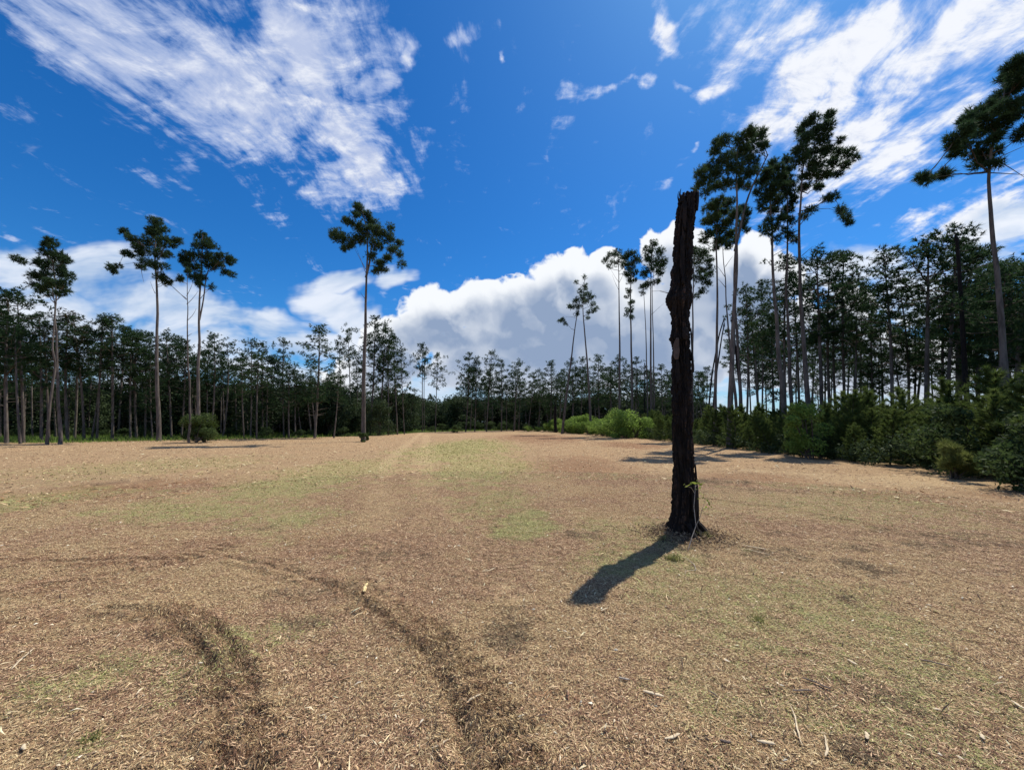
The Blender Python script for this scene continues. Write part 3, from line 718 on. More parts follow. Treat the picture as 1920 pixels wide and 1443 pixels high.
# ------------------------------------------------------------------ the snag in the foreground
def build_snag():
    Y = SNAG[1]
    prof = [(1016, 1246, 1310), (1005, 1250, 1309), (987, 1254, 1308.5), (958, 1258.7, 1308.5), (930, 1259.8, 1307), (914, 1260.4, 1306.3), (890, 1260.4, 1303.6), (871, 1260.2, 1301.8), (827, 1259, 1299.6), (780, 1257.5, 1299.2), (747, 1257, 1299),
            (715, 1258.5, 1299.2), (689, 1259, 1298.4), (654, 1260, 1295.5), (636, 1258.2, 1294.8), (628, 1257.6, 1294), (616, 1259.3, 1293), (598, 1258, 1292.5), (578, 1255.5, 1293), (568, 1251.5, 1294.5), (560, 1250.4, 1295.3), (552, 1252, 1296), (543, 1256, 1296.8),
            (528, 1258, 1297), (514, 1259, 1297.6), (495, 1260.5, 1299), (480, 1261.2, 1300), (460, 1262.6, 1300.8), (442, 1264, 1301.3), (420, 1265.6, 1303.3), (398, 1267.3, 1305), (385, 1270, 1306.5), (372, 1271.6, 1307.6), (366, 1272.0, 1307.8)]
    zs, cx, rr = [], [], []
    for v, l, r_ in prof:
        a = at_depth(l, v, Y); b = at_depth(r_, v, Y)
        zs.append(a[2]); cx.append((a[0] + b[0]) / 2); rr.append((b[0] - a[0]) / 2)
    zs = np.array(zs); cx = np.array(cx); rr = np.array(rr)
    z0, z1 = -0.05, zs[-1]
    nz_, na = 560, 150
    z = np.linspace(z0, z1, nz_); C = np.interp(z, zs, cx); Rd = np.interp(z, zs, rr)
    a = np.linspace(0, 2 * np.pi, na, endpoint=False)
    Z, A_ = np.meshgrid(z, a, indexing='ij')
    ca, sa = np.cos(A_), np.sin(A_)
    Rg = Rd[:, None] * np.ones_like(A_)
    # the burl bulges on one side only: measured to the left
    # bark plates: vertical ridges broken by cross cracks
    wv = 0.35 * fbm(ca * 1.5, sa * 1.5, Z * 1.2, 3, 61)
    rid = np.abs(fbm(ca * 4.2 + wv * 3, sa * 4.2 + wv * 2, Z * 2.3, 4, 31, .6) - .5) * 2
    crack = np.abs(fbm(ca * 2.2, sa * 2.2, Z * 9.0, 3, 35, .6) - .5) * 2
    plate = sstep(.03, .28, rid) * (0.55 + .45 * sstep(.02, .2, crack))
    lump = fbm(ca * 1.2, sa * 1.2, Z * 1.6, 3, 47) - .5
    fine_ = fbm(ca * 12, sa * 12, Z * 14, 3, 52) - .5
    collar = np.exp(-((Z - 3.42) / .10) ** 2) * .022 + np.exp(-((Z - 2.86) / .05) ** 2) * .026 * (ca < .4) - np.exp(-((Z - 2.70) / .16) ** 2) * .008 * (ca < 0) + np.exp(-((Z - 3.9) / .05) ** 2) * .012
    slab = sstep(.46, .56, fbm(ca * 2.6 + 5, sa * 2.6, Z * .9, 2, 83))          # long slabs of bark standing off the wood
    disp = -.055 + 0.036 * plate + 0.022 * lump + 0.014 * fine_ + .014 * slab + collar
    # where bark has come away on the left flank (pale wood) the surface sits deeper
    foot = sstep(0.35, 0.0, Z)
    disp += foot * 0.055 * (0.5 + 0.5 * np.sin(A_ * 5 + 1.0) + .5 * lump)
    Rg = Rg + disp
    X = C[:, None] + Rg * ca; Yy = Y + Rg * sa
    # splintered top edge
    top = sstep(z1 - .30, z1, Z)
    jag = 0.05 * (vnoise(a * 5, a * 0 + 3, seed=71) - .5) + 0.045 * (vnoise(a * 14, a * 0, seed=72) - .5)
    jag = jag + 0.03 * np.cos(a)
    Z2 = Z + top * jag[None, :]
    V = np.stack([X - SNAG[0], Yy - SNAG[1], Z2], -1).reshape(-1, 3)
    i = np.arange(nz_ - 1)[:, None] * na; j = np.arange(na)[None, :]; j2 = (j + 1) % na
    Fq = np.stack([i + j, i + j2, i + na + j2, i + na + j], -1).reshape(-1, 4)
    # broken inside: two rings and a low hollow
    last = (nz_ - 1) * na
    Vt = V[last:last + na]; ctr = Vt.mean(0)
    R1 = ctr + (Vt - ctr) * .72; R1[:, 2] -= .05 + .05 * vnoise(a * 7, a * 0, seed=75)
    R2 = ctr + (Vt - ctr) * .30; R2[:, 2] -= .10 + .09 * vnoise(a * 9, a * 0, seed=76)
    Vall = np.concatenate([V, R1, R2, (ctr - (0, 0, .12))[None]])
    n0 = len(V); J = np.arange(na); J2 = (J + 1) % na
    F2 = np.stack([last + J, last + J2, n0 + J2, n0 + J], 1); F3 = np.stack([n0 + J, n0 + J2, n0 + na + J2, n0 + na + J], 1)
    c_i = n0 + 2 * na
    F4 = np.stack([n0 + na + J, n0 + na + J2, np.full(na, c_i), np.full(na, c_i)], 1)[:, [0, 1, 2, 2]]
    Fq = np.concatenate([Fq, F2, F3])
    ridge = np.concatenate([(plate * (.45 + .55 * slab)).ravel(), np.full(2 * na + 1, .9)])
    me = mesh_np('trunk', Vall, Fq, smooth=True, mats=(M_SNAG,), attrs=dict(ridge=ridge))
    root = thing('dead_tree_trunk', 'tall charred dead tree trunk broken off at the top, standing alone in the foreground', 'dead tree', (SNAG[0], SNAG[1], 0))
    link('trunk', me, root)
    rng = np.random.default_rng(5)
    def spike(u0, v0, u1, v1, r0, dy, name, mat):
        p = at_depth(u0, v0, Y + dy); q = at_depth(u1, v1, Y + dy)
        ac = Acc(); ts = np.linspace(0, 1, 6)
        pts = np.array([p + (q - p) * t + np.array((.012 * math.sin(7 * t), .008 * math.cos(5 * t), 0)) for t in ts]) - (SNAG[0], SNAG[1], 0)
        ac.tube(pts, r0 * (1 - ts * .85), 6, .35)
        return link(name, ac.mesh(name, (mat,), False), root)
    spike(1275, 382, 1276, 354, .026, -.06, 'splinter', M_SNAG)
    spike(1273, 390, 1271.5, 359, .020, -.03, 'splinter', M_SNAG)
    spike(1278, 378, 1279, 364, .020, -.12, 'splinter', M_SNAG)
    spike(1303, 380, 1306, 364, .022, -.06, 'splinter', M_SNAG)
    spike(1295, 380, 1296, 366, .02, .12, 'splinter', M_SNAG)
    # thin broken side twig at the burl
    spike(1254, 550, 1234, 545, .008, -.02, 'twig_stub', M_TWIG)
    spike(1296, 683, 1301.5, 676, .012, -.10, 'twig_stub', M_TWIG)
    # strip of bare wood on the left flank and loose bark plates
    def patch(u0, u1, v0, v1, name, mat, out, n=10, wob=.2, seed=0):
        # a thin curved plate lying on the trunk front
        rows = []
        vs = np.linspace(v0, v1, 14)
        for iv, v in enumerate(vs):
            zz = at_depth(960, v, Y)[2]
            c = float(np.interp(zz, zs, cx)); rd = float(np.interp(zz, zs, rr))
            edge = 1 - wob * (vnoise(np.array([iv * .9]), np.array([seed * 1.7]))[0])
            taper = math.sin(math.pi * (iv + .4) / (len(vs) - .2)) ** .35
            uu = np.linspace(u0, u1, n); um = (u0 + u1) / 2
            uu = um + (uu - um) * taper * edge + .35 * math.sin(iv * .9 + seed)
            row = []
            for u in uu:
                xx = at_depth(u, v, Y)[0]
                s_ = np.clip((xx - c) / rd, -.97, .97); an = math.acos(s_)
                row.append((c + (rd + out) * math.cos(an) - SNAG[0], -(rd + out) * math.sin(an), zz))
            rows.append(row)
        A1 = np.array(rows)
        inner = A1.copy(); inner[..., 0] -= (A1[..., 0] + SNAG[0] - np.interp(A1[..., 2], zs, cx)) * .12; inner[..., 1] *= .88
        nr, nc = A1.shape[:2]
        V_ = np.concatenate([A1.reshape(-1, 3), inner.reshape(-1, 3)])
        ii = np.arange(nr - 1)[:, None] * nc; jj = np.arange(nc - 1)[None, :]
        Fa = np.stack([ii + jj, ii + nc + jj, ii + nc + jj + 1, ii + jj + 1], -1).reshape(-1, 4)
        N = nr * nc; Fb = Fa[:, ::-1] + N
        per = list(range(nc)) + [r * nc + nc - 1 for r in range(1, nr)] + [(nr - 1) * nc + c2 for c2 in range(nc - 2, -1, -1)] + [r * nc for r in range(nr - 2, 0, -1)]
        per = np.array(per); pn = np.roll(per, -1)
        Fs = np.stack([per, pn, pn + N, per + N], 1)
        return link(name, mesh_np(name, V_, np.concatenate([Fa, Fb, Fs]), smooth=False, mats=(mat,)), root)
    e = patch(1260.2, 1267.5, 636, 676, 'bare_wood_strip', M_EXPOSED, .004, wob=.08, seed=1); e['label'] = 'pale bare wood where the bark has fallen away'
    patch(1256.5, 1263, 566, 594, 'bark_plate', M_SNAG, .002, seed=2)
    for k, (u0, u1, v0, v1) in enumerate([(1270, 1284, 618, 640), (1290, 1296, 616, 700), (1262, 1268, 676, 720), (1296, 1303, 868, 990), (1285, 1298, 905, 965), (1298, 1305, 367, 400), (1273, 1280, 368, 440), (1268, 1276, 450, 540)]):
        patch(u0, u1, v0, v1, 'bark_plate', M_SNAG, .008 + .004 * (k % 3), wob=.5, seed=3 + k)
    # roots and torn bark at the foot
    for k in range(11):
        an = rng.uniform(-2.9, .6); r0 = .20; r1 = r0 + rng.uniform(.12, .26)
        ac = Acc(); pts = []
        for t in np.linspace(0, 1, 6):
            rad_ = r0 + (r1 - r0) * t; aa = an + .25 * t * rng.uniform(-1, 1)
            px, py = rad_ * math.cos(aa), rad_ * math.sin(aa)
            pts.append((px, py, .13 * (1 - t) ** 1.6 + H(SNAG[0] + px, SNAG[1] + py) - .004 * t))
        ac.tube(np.array(pts), np.linspace(.038, .010, 6) * rng.uniform(.7, 1.2), 7, .35)
        link('root', ac.mesh('root', (M_SNAG,), True), root)
    return root
build_snag()
def snag_debris():
    rng = np.random.default_rng(8); n = 2600
    r = .20 + np.abs(rng.normal(size=n)) * .22; a = rng.random(n) * 6.283
    x = SNAG[0] + r * np.cos(a) * 1.15 + .05; y = SNAG[1] + r * np.sin(a); h = field(x, y)[0]
    ln = .015 + .07 * rng.random(n) ** 2; wd = .005 + .016 * rng.random(n) ** 2
    az = rng.random(n) * 6.283; el = rng.normal(size=n) * .45
    d = np.stack([np.cos(az) * np.cos(el), np.sin(az) * np.cos(el), np.sin(el)], 1); sd_ = np.stack([-np.sin(az), np.cos(az), rng.normal(size=n) * .5], 1)
    nrm = np.cross(d, sd_); c = np.stack([x, y, h + .012 + rng.random(n) * .025], 1); hl = (ln / 2)[:, None]; hw = (wd / 2)[:, None]
    V = np.stack([c - d * hl, c - sd_ * hw, c + d * hl, c + sd_ * hw, c + nrm * hw * .9, c - nrm * hw * .5], 1)
    T = np.array([[0, 1, 4], [1, 2, 4], [2, 3, 4], [3, 0, 4], [1, 0, 5], [2, 1, 5], [3, 2, 5], [0, 3, 5]])
    Fc = ((np.arange(n) * 6)[:, None, None] + T[None]).reshape(-1, 3)
    cols = np.array([(.10, .06, .04), (.05, .035, .028), (.20, .13, .08), (.45, .33, .20), (.30, .21, .13), (.14, .085, .05)])
    C = cols[rng.integers(0, 6, n)] * (.7 + .6 * rng.random(n))[:, None]
    o = link('bark_debris', mesh_np('bark_debris', V.reshape(-1, 3), Fc, mats=(M_LITTER,), colattr=np.repeat(np.concatenate([C, np.ones((n, 1))], 1), 6, 0)))
    o['kind'] = 'stuff'; o['label'] = 'crumbled bark and splinters heaped round the foot of the charred trunk'
snag_debris()

# sprig growing beside the snag
def build_sprig():
    rng = np.random.default_rng(12)
    Y = SNAG[1] - .30
    b = ground_at(1290, 1032); root = thing('tree_sprout', 'thin bare sprout with a few yellow green leaves leaning on the charred trunk', 'sapling', (b[0], b[1], H(*b)))
    O = np.array((b[0], b[1], H(*b)))
    def line(px, y0, y1):
        return np.array([at_depth(u, v, y0 + (y1 - y0) * i / (len(px) - 1)) for i, (u, v) in enumerate(px)])
    stems = [([(1290, 1032), (1297, 1008), (1305, 985), (1301, 950), (1303, 925), (1304, 908)], .0065),
             ([(1305, 985), (1313, 968), (1318, 950), (1322, 938)], .004), ([(1303, 925), (1296, 914), (1285, 909)], .003), ([(1303, 912), (1312, 906), (1318, 904)], .003),
             ([(1290, 1032), (1283, 1045), (1290, 1060), (1298, 1078)], .005), ([(1272, 1030), (1266, 1015)], .003)]
    ac = Acc(); tips = []
    for k, (px, r_) in enumerate(stems[:4]):
        L = line(px, b[1], Y - .02) if k == 0 else line(px, Y, Y - .05)
        ac.tube(L - O, np.linspace(r_, r_ * .45, len(L)), 6); tips.append(L)
    link('stem', ac.mesh('stem', (M_GREYSTICK,)), root)
    spots = [(1283, 908), (1287, 912), (1292, 909), (1296, 906), (1309, 905), (1314, 908), (1318, 905), (1312, 914), (1302, 905), (1307, 900),
             (1318, 933), (1321, 942), (1326, 938), (1330, 944), (1324, 950), (1316, 926), (1334, 950), (1320, 955), (1311, 934), (1328, 953), (1306, 917)]
    for (u, v) in spots:
        p = at_depth(u, v, Y - .03 + rng.normal() * .03) - O
        a = unit(rng.normal(size=3) * (1, 1, .5)); bb = unit(np.cross(a, rng.normal(size=3)))
        s_ = .027 * rng.uniform(.8, 1.4); nn = np.cross(a, bb)
        V = np.array([p - a * s_, p - a * s_ * .3 + bb * s_ * .45 + nn * .003, p + a * s_ * .4 + bb * s_ * .4 + nn * .003, p + a * s_ * 1.1, p + a * s_ * .4 - bb * s_ * .4 + nn * .003, p - a * s_ * .3 - bb * s_ * .45 + nn * .003, p - nn * .002])
        Fc = np.array([(0, 1, 6), (1, 2, 6), (2, 3, 6), (3, 4, 6), (4, 5, 6), (5, 0, 6)])
        link('leaf', mesh_np('leaf', V, Fc, mats=(M_SPROUT,)), root)
build_sprig()

def weed_tuft(u, v, n, hgt, name, label, mat, cat, seed, wd=.004, spread=.6):
    rng = np.random.default_rng(seed); b = ground_at(u, v); z = H(*b)
    o = np.concatenate([rng.normal(size=(n, 2)) * hgt * .35, np.zeros((n, 1))], 1)
    d = unit(np.concatenate([rng.normal(size=(n, 2)) * spread, np.ones((n, 1))], 1))
    L = hgt * (0.5 + .7 * rng.random(n))[:, None]; s_ = unit(np.cross(d, rng.normal(size=d.shape))) * wd
    droop = np.concatenate([d[:, :2] * L * .35, -L * .18], 1)
    m_ = o + d * L * .6; e_ = o + d * L + droop * .6
    V = np.stack([o - s_, o + s_, m_ + s_ * .8, m_ - s_ * .8, e_], 1).reshape(-1, 3)
    i = np.arange(n)[:, None] * 5
    Fc = np.concatenate([(i + np.array([[0, 1, 2]])), (i + np.array([[0, 2, 3]])), (i + np.array([[3, 2, 4]]))])
    ob = link(name, mesh_np(name, V, Fc, mats=(mat,)), loc=(b[0], b[1], z - .005))
    tag(ob, label, cat); return ob
weed_tuft(1264, 1050, 150, .10, 'grass_tuft', 'small green grass tuft at the foot of the charred trunk', M_GRASS, 'grass', 1)
weed_tuft(1318, 1012, 70, .13, 'grass_tuft', 'dry grass tuft at the right side of the trunk foot', M_GRASS, 'grass', 4, wd=.003)
weed_tuft(1243, 1012, 60, .09, 'grass_tuft', 'dry grass tuft at the left side of the trunk foot', M_GRASS, 'grass', 5, wd=.003)
weed_tuft(172, 1385, 70, .05, 'grass_tuft', 'faint green grass tuft near the bottom left corner', M_GRASS, 'grass', 2)
weed_tuft(1421, 1162, 60, .06, 'grass_tuft', 'tiny green tuft in the mulch right of the trunk shadow', M_GRASS, 'grass', 3)

# ------------------------------------------------------------------ single sticks and splinters
def stick(u0, v0, u1, v1, r_, name, label, mat, seed, flat=.5, lift=.012, cat='stick', kink=.06):
    rng = np.random.default_rng(seed)
    a = np.array((*ground_at(u0, v0), 0)); b = np.array((*ground_at(u1, v1), 0))
    c = (a + b) / 2; n = 8; L = np.linalg.norm(b - a)
    ts = np.linspace(0, 1, n); side = np.array((-(b - a)[1], (b - a)[0], 0)) / (L + 1e-9)
    pts = []
    for t in ts:
        p = a + (b - a) * t + side * L * kink * math.sin(t * math.pi * rng.uniform(.8, 1.6) + seed)
        pts.append((p[0], p[1], H(p[0], p[1]) + lift + .012))
    pts = np.array(pts); pts[:, 2] = np.linspace(pts[0, 2], pts[-1, 2], n) * .6 + pts[:, 2] * .4
    rad_ = .72 * r_ * (1 - .55 * np.abs(ts - .45) ** 1.2) * (0.8 + .4 * rng.random(n)); rad_[0] *= .55; rad_[-1] *= .35
    V, Fq = tube_np(pts - c, rad_, 7, .4, rng)
    zc_ = np.repeat(pts[:, 2], 7); V[:, 2] = zc_ + (V[:, 2] - zc_) * flat
    o = link(name, mesh_np(name, V, Fq, mats=(mat,)), loc=(c[0], c[1], 0)); tag(o, label, cat); return o
stick(684, 1118, 686, 1088, .026, 'wood_splinter', 'bright yellow wood splinter lying upright in the tyre rut', M_YELLOW, 1, .5, lift=.02, cat='wood chip', kink=.02)
stick(1206, 1303, 1245, 1309, .016, 'wood_splinter', 'pale broken splinter in the mulch below the trunk shadow', M_PALE, 2, cat='wood chip')
stick(1247, 1393, 1275, 1382, .012, 'wood_splinter', 'pale splinter touching a dark twig near the bottom edge', M_PALE, 3, cat='wood chip')
stick(876, 1331, 902, 1318, .010, 'wood_splinter', 'thin pale splinter near the bottom centre of the clearing', M_PALE, 4, cat='wood chip')
stick(1590, 1240, 1606, 1252, .012, 'wood_splinter', 'short pinkish splinter in the olive mulch on the right', M_PALE, 5, cat='wood chip')
stick(1624, 1381, 1627, 1396, .013, 'wood_splinter', 'stubby cream chip pointing at the camera by the dirt heap', M_PALE, 6, cat='wood chip')
stick(1838, 1384, 1846, 1394, .014, 'wood_splinter', 'pale chip near the bottom right corner', M_PALE, 7, cat='wood chip')
stick(1895, 1318, 1925, 1336, .014, 'wood_splinter', 'long tan splinter cut by the right edge', M_PALE, 8, cat='wood chip')
stick(904, 1074, 932, 1064, .010, 'wood_splinter', 'small pale stick beyond the dusty bare spot', M_PALE, 9)
stick(1392, 1026, 1440, 1035, .012, 'stick', 'longest bleached stick right of the trunk foot', M_PALE, 10, kink=.03)
stick(1400, 1034, 1446, 1046, .008, 'stick', 'thinner bleached stick below the longest one', M_PALE, 11, kink=.04)
stick(1486, 1301, 1522, 1302, .011, 'stick', 'straight dark stick in the mulch right of centre', M_STICK, 12, kink=.02)
stick(1505, 1278, 1560, 1297, .010, 'stick', 'thin dark slanting stick above the straight one', M_STICK, 13, kink=.05)
stick(1725, 1243, 1790, 1258, .010, 'stick', 'long dark stick in the mulch on the right', M_STICK, 14, kink=.04)
stick(1160, 1278, 1182, 1281, .010, 'bark_piece', 'curled dark bark piece left of the broken splinter', M_GREYSTICK, 15, .7, cat='bark')
stick(1350, 1396, 1372, 1402, .012, 'bark_piece', 'chunky dark brown bark piece near the bottom edge', M_STICK, 16, .7, cat='bark')
stick(1420, 1390, 1455, 1405, .016, 'wood_splinter', 'shredded pale splinter right of the dark bark chunk', M_PALE, 17, cat='wood chip')
stick(1550, 1388, 1547, 1424, .008, 'stick', 'slim straw coloured stick standing out by the dirt heap', M_PALE, 18)
stick(20, 1262, 62, 1222, .008, 'stick', 'thin straight straw stick near the left edge', M_PALE, 19, kink=.01)
stick(1128, 1148, 1140, 1143, .010, 'wood_splinter', 'tiny light chip just below the shadow tip', M_PALE, 20, cat='wood chip')
stick(42, 1401, 47, 1412, .012, 'wood_splinter', 'cream chip in the bottom left corner', M_PALE, 21, cat='wood chip')
stick(810, 1413, 842, 1402, .007, 'stick', 'fine pale stick left of the bottom centre', M_PALE, 22)
stick(985, 1373, 1010, 1390, .007, 'stick', 'short pale stick at the bottom centre', M_PALE, 23)
stick(1330, 1300, 1345, 1312, .008, 'stick', 'small dark twig below the broken pale splinter', M_STICK, 24)
stick(1284, 1046, 1298, 1080, .006, 'stick', 'bent pale twig lying before the trunk foot', M_GREYSTICK, 25, kink=.12)
stick(1480, 1330, 1510, 1410, .006, 'stick', 'long fine straw stalk right of the bottom centre', M_PALE, 26, kink=.03)

# ------------------------------------------------------------------ tall pines measured one by one
def trunk_at(pts, z):
    i = np.searchsorted(pts[:, 2], z); i = min(max(i, 1), len(pts) - 1)
    a, b = pts[i - 1], pts[i]; t = (z - a[2]) / (b[2] - a[2] + 1e-9)
    return a + (b - a) * min(max(t, 0), 1)
def smooth_line(P_, n):
    P_ = np.asarray(P_, float); t = np.concatenate([[0], np.cumsum(np.linalg.norm(np.diff(P_, axis=0), axis=1))]); tt = np.linspace(0, t[-1], n)
    O = np.stack([np.interp(tt, t, P_[:, k]) for k in range(3)], 1)
    for _ in range(3): O[1:-1] = (O[:-2] + 2 * O[1:-1] + O[2:]) / 4
    return O
def limb_pts(a, b, rng, sag=.12, n=7):
    L = np.linalg.norm(b - a); ts = np.linspace(0, 1, n)[:, None]
    P_ = a + (b - a) * ts
    P_[:, 2] -= (np.sin(ts * math.pi) * sag * L * .6)[:, 0]
    P_[1:-1] += rng.normal(size=(n - 2, 3)) * .016 * L
    return P_
def hero(name, label, Y, trunk, wpx, ells, seed, stems=(), bare=(), group=None, rc=.42, mat=None, dens=1.0, fine=1.0, cat='pine tree'):
    """trunk: [(u,v)...] foot first; wpx: width in px at foot and top; ells: [(u,v,rx,ry)]"""
    rng = np.random.default_rng(seed); mat = mat or M_PINE
    T_ = np.array([at_depth(u, v, Y) for u, v in trunk]); T_[0, 2] = H(T_[0, 0], Y) - .05
    if T_[0, 2] > T_[1, 2] - .3: T_[0, 2] = -.05
    O = np.array((T_[0, 0], Y, 0.0))
    root = thing(name, label, cat, tuple(O), group)
    TP = smooth_line(T_, 26) - O
    wig = (vnoise(np.arange(26) * .35, np.full(26, seed * 1.3)) - .5) * .25; TP[1:-1, 1] += wig[1:-1]
    k = Y / F / 2
    rad_ = np.interp(np.linspace(0, 1, 26), [0, .03, .12, 1], [wpx[0] * .98, wpx[0] * .82, wpx[0] * .74, wpx[1] * .34]) * k
    ac = Acc(); ac.tube(TP, rad_, 10, .12)
    tr = link('trunk', ac.mesh('trunk', (M_BARK,)), root)
    allst = [TP]
    for st, wst in stems:
        S_ = smooth_line(np.array([at_depth(u, v, Y + .15 * i_) for i_, (u, v) in enumerate(st)]), 12) - O
        a2 = Acc(); a2.tube(S_, np.linspace(wst * k, wst * k * .4, 12), 7, .1); link('stem', a2.mesh('stem', (M_BARK,)), tr); allst.append(S_)
    cents, rads = [], []; tw = Acc()
    placed = []
    ells = sorted(ells, key=lambda e: min(math.hypot(e[0] - q[0], e[1] - q[1]) for q in trunk[2:]))
    for (u, v, rx, ry) in ells:
        sx = rx * k * 2; sz = ry * k * 2
        dpt = sx * .9
        off = rng.uniform(-.55, .55) * max(sx, .8) if len(ells) > 2 else 0
        off += rng.choice([-1, 1]) * rng.uniform(.1, .9) * (1.0 if sx < 1.6 else .5) if len(ells) > 3 else 0
        c0 = at_depth(u, v, Y + off) - O
        # the limb that carries it
        stp = min(allst, key=lambda q: np.min(np.linalg.norm(q - c0, axis=1)))
        hd = math.hypot(c0[0] - trunk_at(stp, c0[2])[0], off)
        za = min(max(c0[2] - sz * .4 - .45 * hd, stp[0, 2] + .2), stp[-1, 2] - .1)
        A_ = trunk_at(stp, za); thin = 1.0
        dist = np.linalg.norm(c0 - A_)
        near_ = [q for q in placed if np.linalg.norm(c0 - q) < .62 * dist]
        if near_ and dist > .9: A_ = min(near_, key=lambda q: np.linalg.norm(c0 - q)); thin = .7
        placed.append(c0)
        lp = limb_pts(A_, c0, rng, .10)
        r0 = thin * np.clip(.014 + .011 * np.linalg.norm(c0 - A_), .014, .036)
        la = Acc(); la.tube(lp, np.linspace(r0, r0 * .35, len(lp)), 6, .1); link('limb', la.mesh('limb', (M_TWIG,)), tr)
        n = max(3, int(dens * (6.0 if name == 'great_pine' else 4.4) * (sx * sz) / (rc * rc) * (0.9 if sx > .8 else 1.1)))
        d = unit(rng.normal(size=(n, 3))); q = (0.25 + .75 * rng.random(n) ** .5)[:, None]
        cc_ = c0 + d * q * np.array((max(sx - rc * .55, .05), max(dpt - rc * .5, .05), max(sz - rc * .5, .05)))
        for p in cc_:
            j = lp[rng.integers(3, len(lp))]
            tw.tube(limb_pts(j, p, rng, .05, 4), (.014, .012, .009, .006), 3)
        cents.append(cc_); rads.append(rc * (.45 + .7 * rng.random(n)))
    for bl in bare:
        (u0, v0), (u1, v1) = bl[0], bl[-1]; dy = rng.uniform(-.6, .6)
        P_ = np.array([at_depth(u, v, Y + dy * i_ / (len(bl) - 1)) for i_, (u, v) in enumerate(bl)]) - O
        P_ = smooth_line(P_, 6); b_ = Acc(); b_.tube(P_, np.linspace(.024, .007, 6), 5, .2); link('bare_branch', b_.mesh('bare_branch', (M_TWIG,)), tr)
    if cents:
        cents = np.concatenate(cents); rads = np.concatenate(rads)
        link('twigs', tw.mesh('twigs', (M_TWIG,)), root, kind='stuff')
        V = blades(cents, rads, int(15 * fine), 12, .24, .030 / math.sqrt(fine), rng, up=.45, squash=.95)
        link('foliage', mesh_np('foliage', V, mats=(mat,)), root)
    return root

hero('tall_pine', 'leftmost tall slender pine with a thin ragged crown rising above the left wood', 28.6,
     [(113, 834), (109, 760), (106, 700), (106, 600), (104, 560), (101, 520), (99, 490)], (7, 3),
     [(95, 458, 17, 14), (88, 475, 14, 12), (108, 480, 18, 14), (78, 492, 16, 12), (100, 500, 20, 14), (125, 488, 12, 9), (85, 515, 22, 13), (115, 512, 18, 11), (70, 520, 14, 9), (60, 532, 11, 7), (95, 535, 22, 11), (120, 530, 14, 9), (135, 517, 9, 7), (125, 545, 10, 8), (72, 545, 8, 5), (90, 552, 10, 6), (28, 484, 4, 3), (42, 490, 3, 2)],
     101, bare=[[(97, 505), (60, 500), (30, 485)]], rc=.32, fine=1.0, dens=.75)
hero('tall_pine', 'bare forked companion trunk just left of the leftmost tall pine', 27.8, [(88, 835), (92, 780), (100, 710), (102, 620), (101, 545), (95, 520)], (6, 3), [(84, 540, 14, 9), (92, 528, 12, 8), (112, 550, 10, 6)], 102, rc=.32)
hero('tall_pine', 'tall pine left of the pair, long low limb reaching out to the left', 34.2,
     [(297, 827), (296, 760), (295, 680), (294, 600), (293, 530), (291, 460), (289, 410)], (9, 4),
     [(290, 415, 17, 13), (283, 432, 18, 13), (302, 432, 18, 14), (285, 455, 24, 14), (312, 455, 20, 14), (335, 452, 13, 9), (268, 472, 20, 12), (298, 475, 24, 13), (252, 448, 14, 8), (230, 434, 10, 9), (240, 442, 9, 8), (258, 462, 14, 9), (235, 473, 12, 8), (248, 480, 9, 6), (275, 492, 20, 9), (300, 497, 18, 9), (265, 500, 11, 8), (207, 500, 11, 8), (215, 508, 9, 7), (222, 498, 7, 5), (302, 518, 13, 8), (316, 530, 11, 8), (308, 524, 9, 6)],
     103, bare=[[(291, 550), (286, 540), (282, 528)], [(291, 494), (258, 490), (225, 497)], [(264, 500), (266, 515), (270, 530)]], rc=.36)
hero('dying_pine', 'nearly leafless slim pine with bare side branches between two tall pines', 30.5,
     [(355, 822), (354, 740), (353, 650), (351, 580), (349, 540), (352, 515)], (5, 2.5), [(337, 523, 9, 7), (352, 508, 5, 4)], 104,
     bare=[[(350, 562), (335, 548), (322, 535)], [(350, 560), (330, 545), (318, 532)], [(350, 570), (362, 560), (372, 545)], [(352, 600), (362, 592), (368, 578)], [(350, 555), (358, 540), (362, 528)], [(352, 630), (360, 625)]], rc=.32, cat='dying tree')
hero('tall_pine', 'tall pine behind the round bush, crown heavier on its right side', 34.5,
     [(372, 826), (371, 760), (372, 660), (374, 590), (377, 520), (381, 460), (380, 440)], (8, 4),
     [(382, 446, 18, 13), (375, 460, 17, 11), (395, 458, 18, 12), (380, 478, 26, 14), (355, 482, 20, 13), (345, 490, 12, 11), (362, 500, 20, 12), (392, 495, 18, 12), (418, 482, 18, 12), (432, 490, 12, 11), (410, 498, 18, 10), (425, 512, 11, 8), (365, 518, 16, 9), (380, 520, 15, 9), (372, 532, 12, 7), (396, 539, 7, 6), (437, 515, 6, 5)],
     105, stems=[([(374, 600), (382, 560), (386, 520), (392, 500)], 3)], bare=[[(384, 515), (400, 505), (420, 500)], [(376, 560), (384, 548), (395, 540)]], rc=.36)
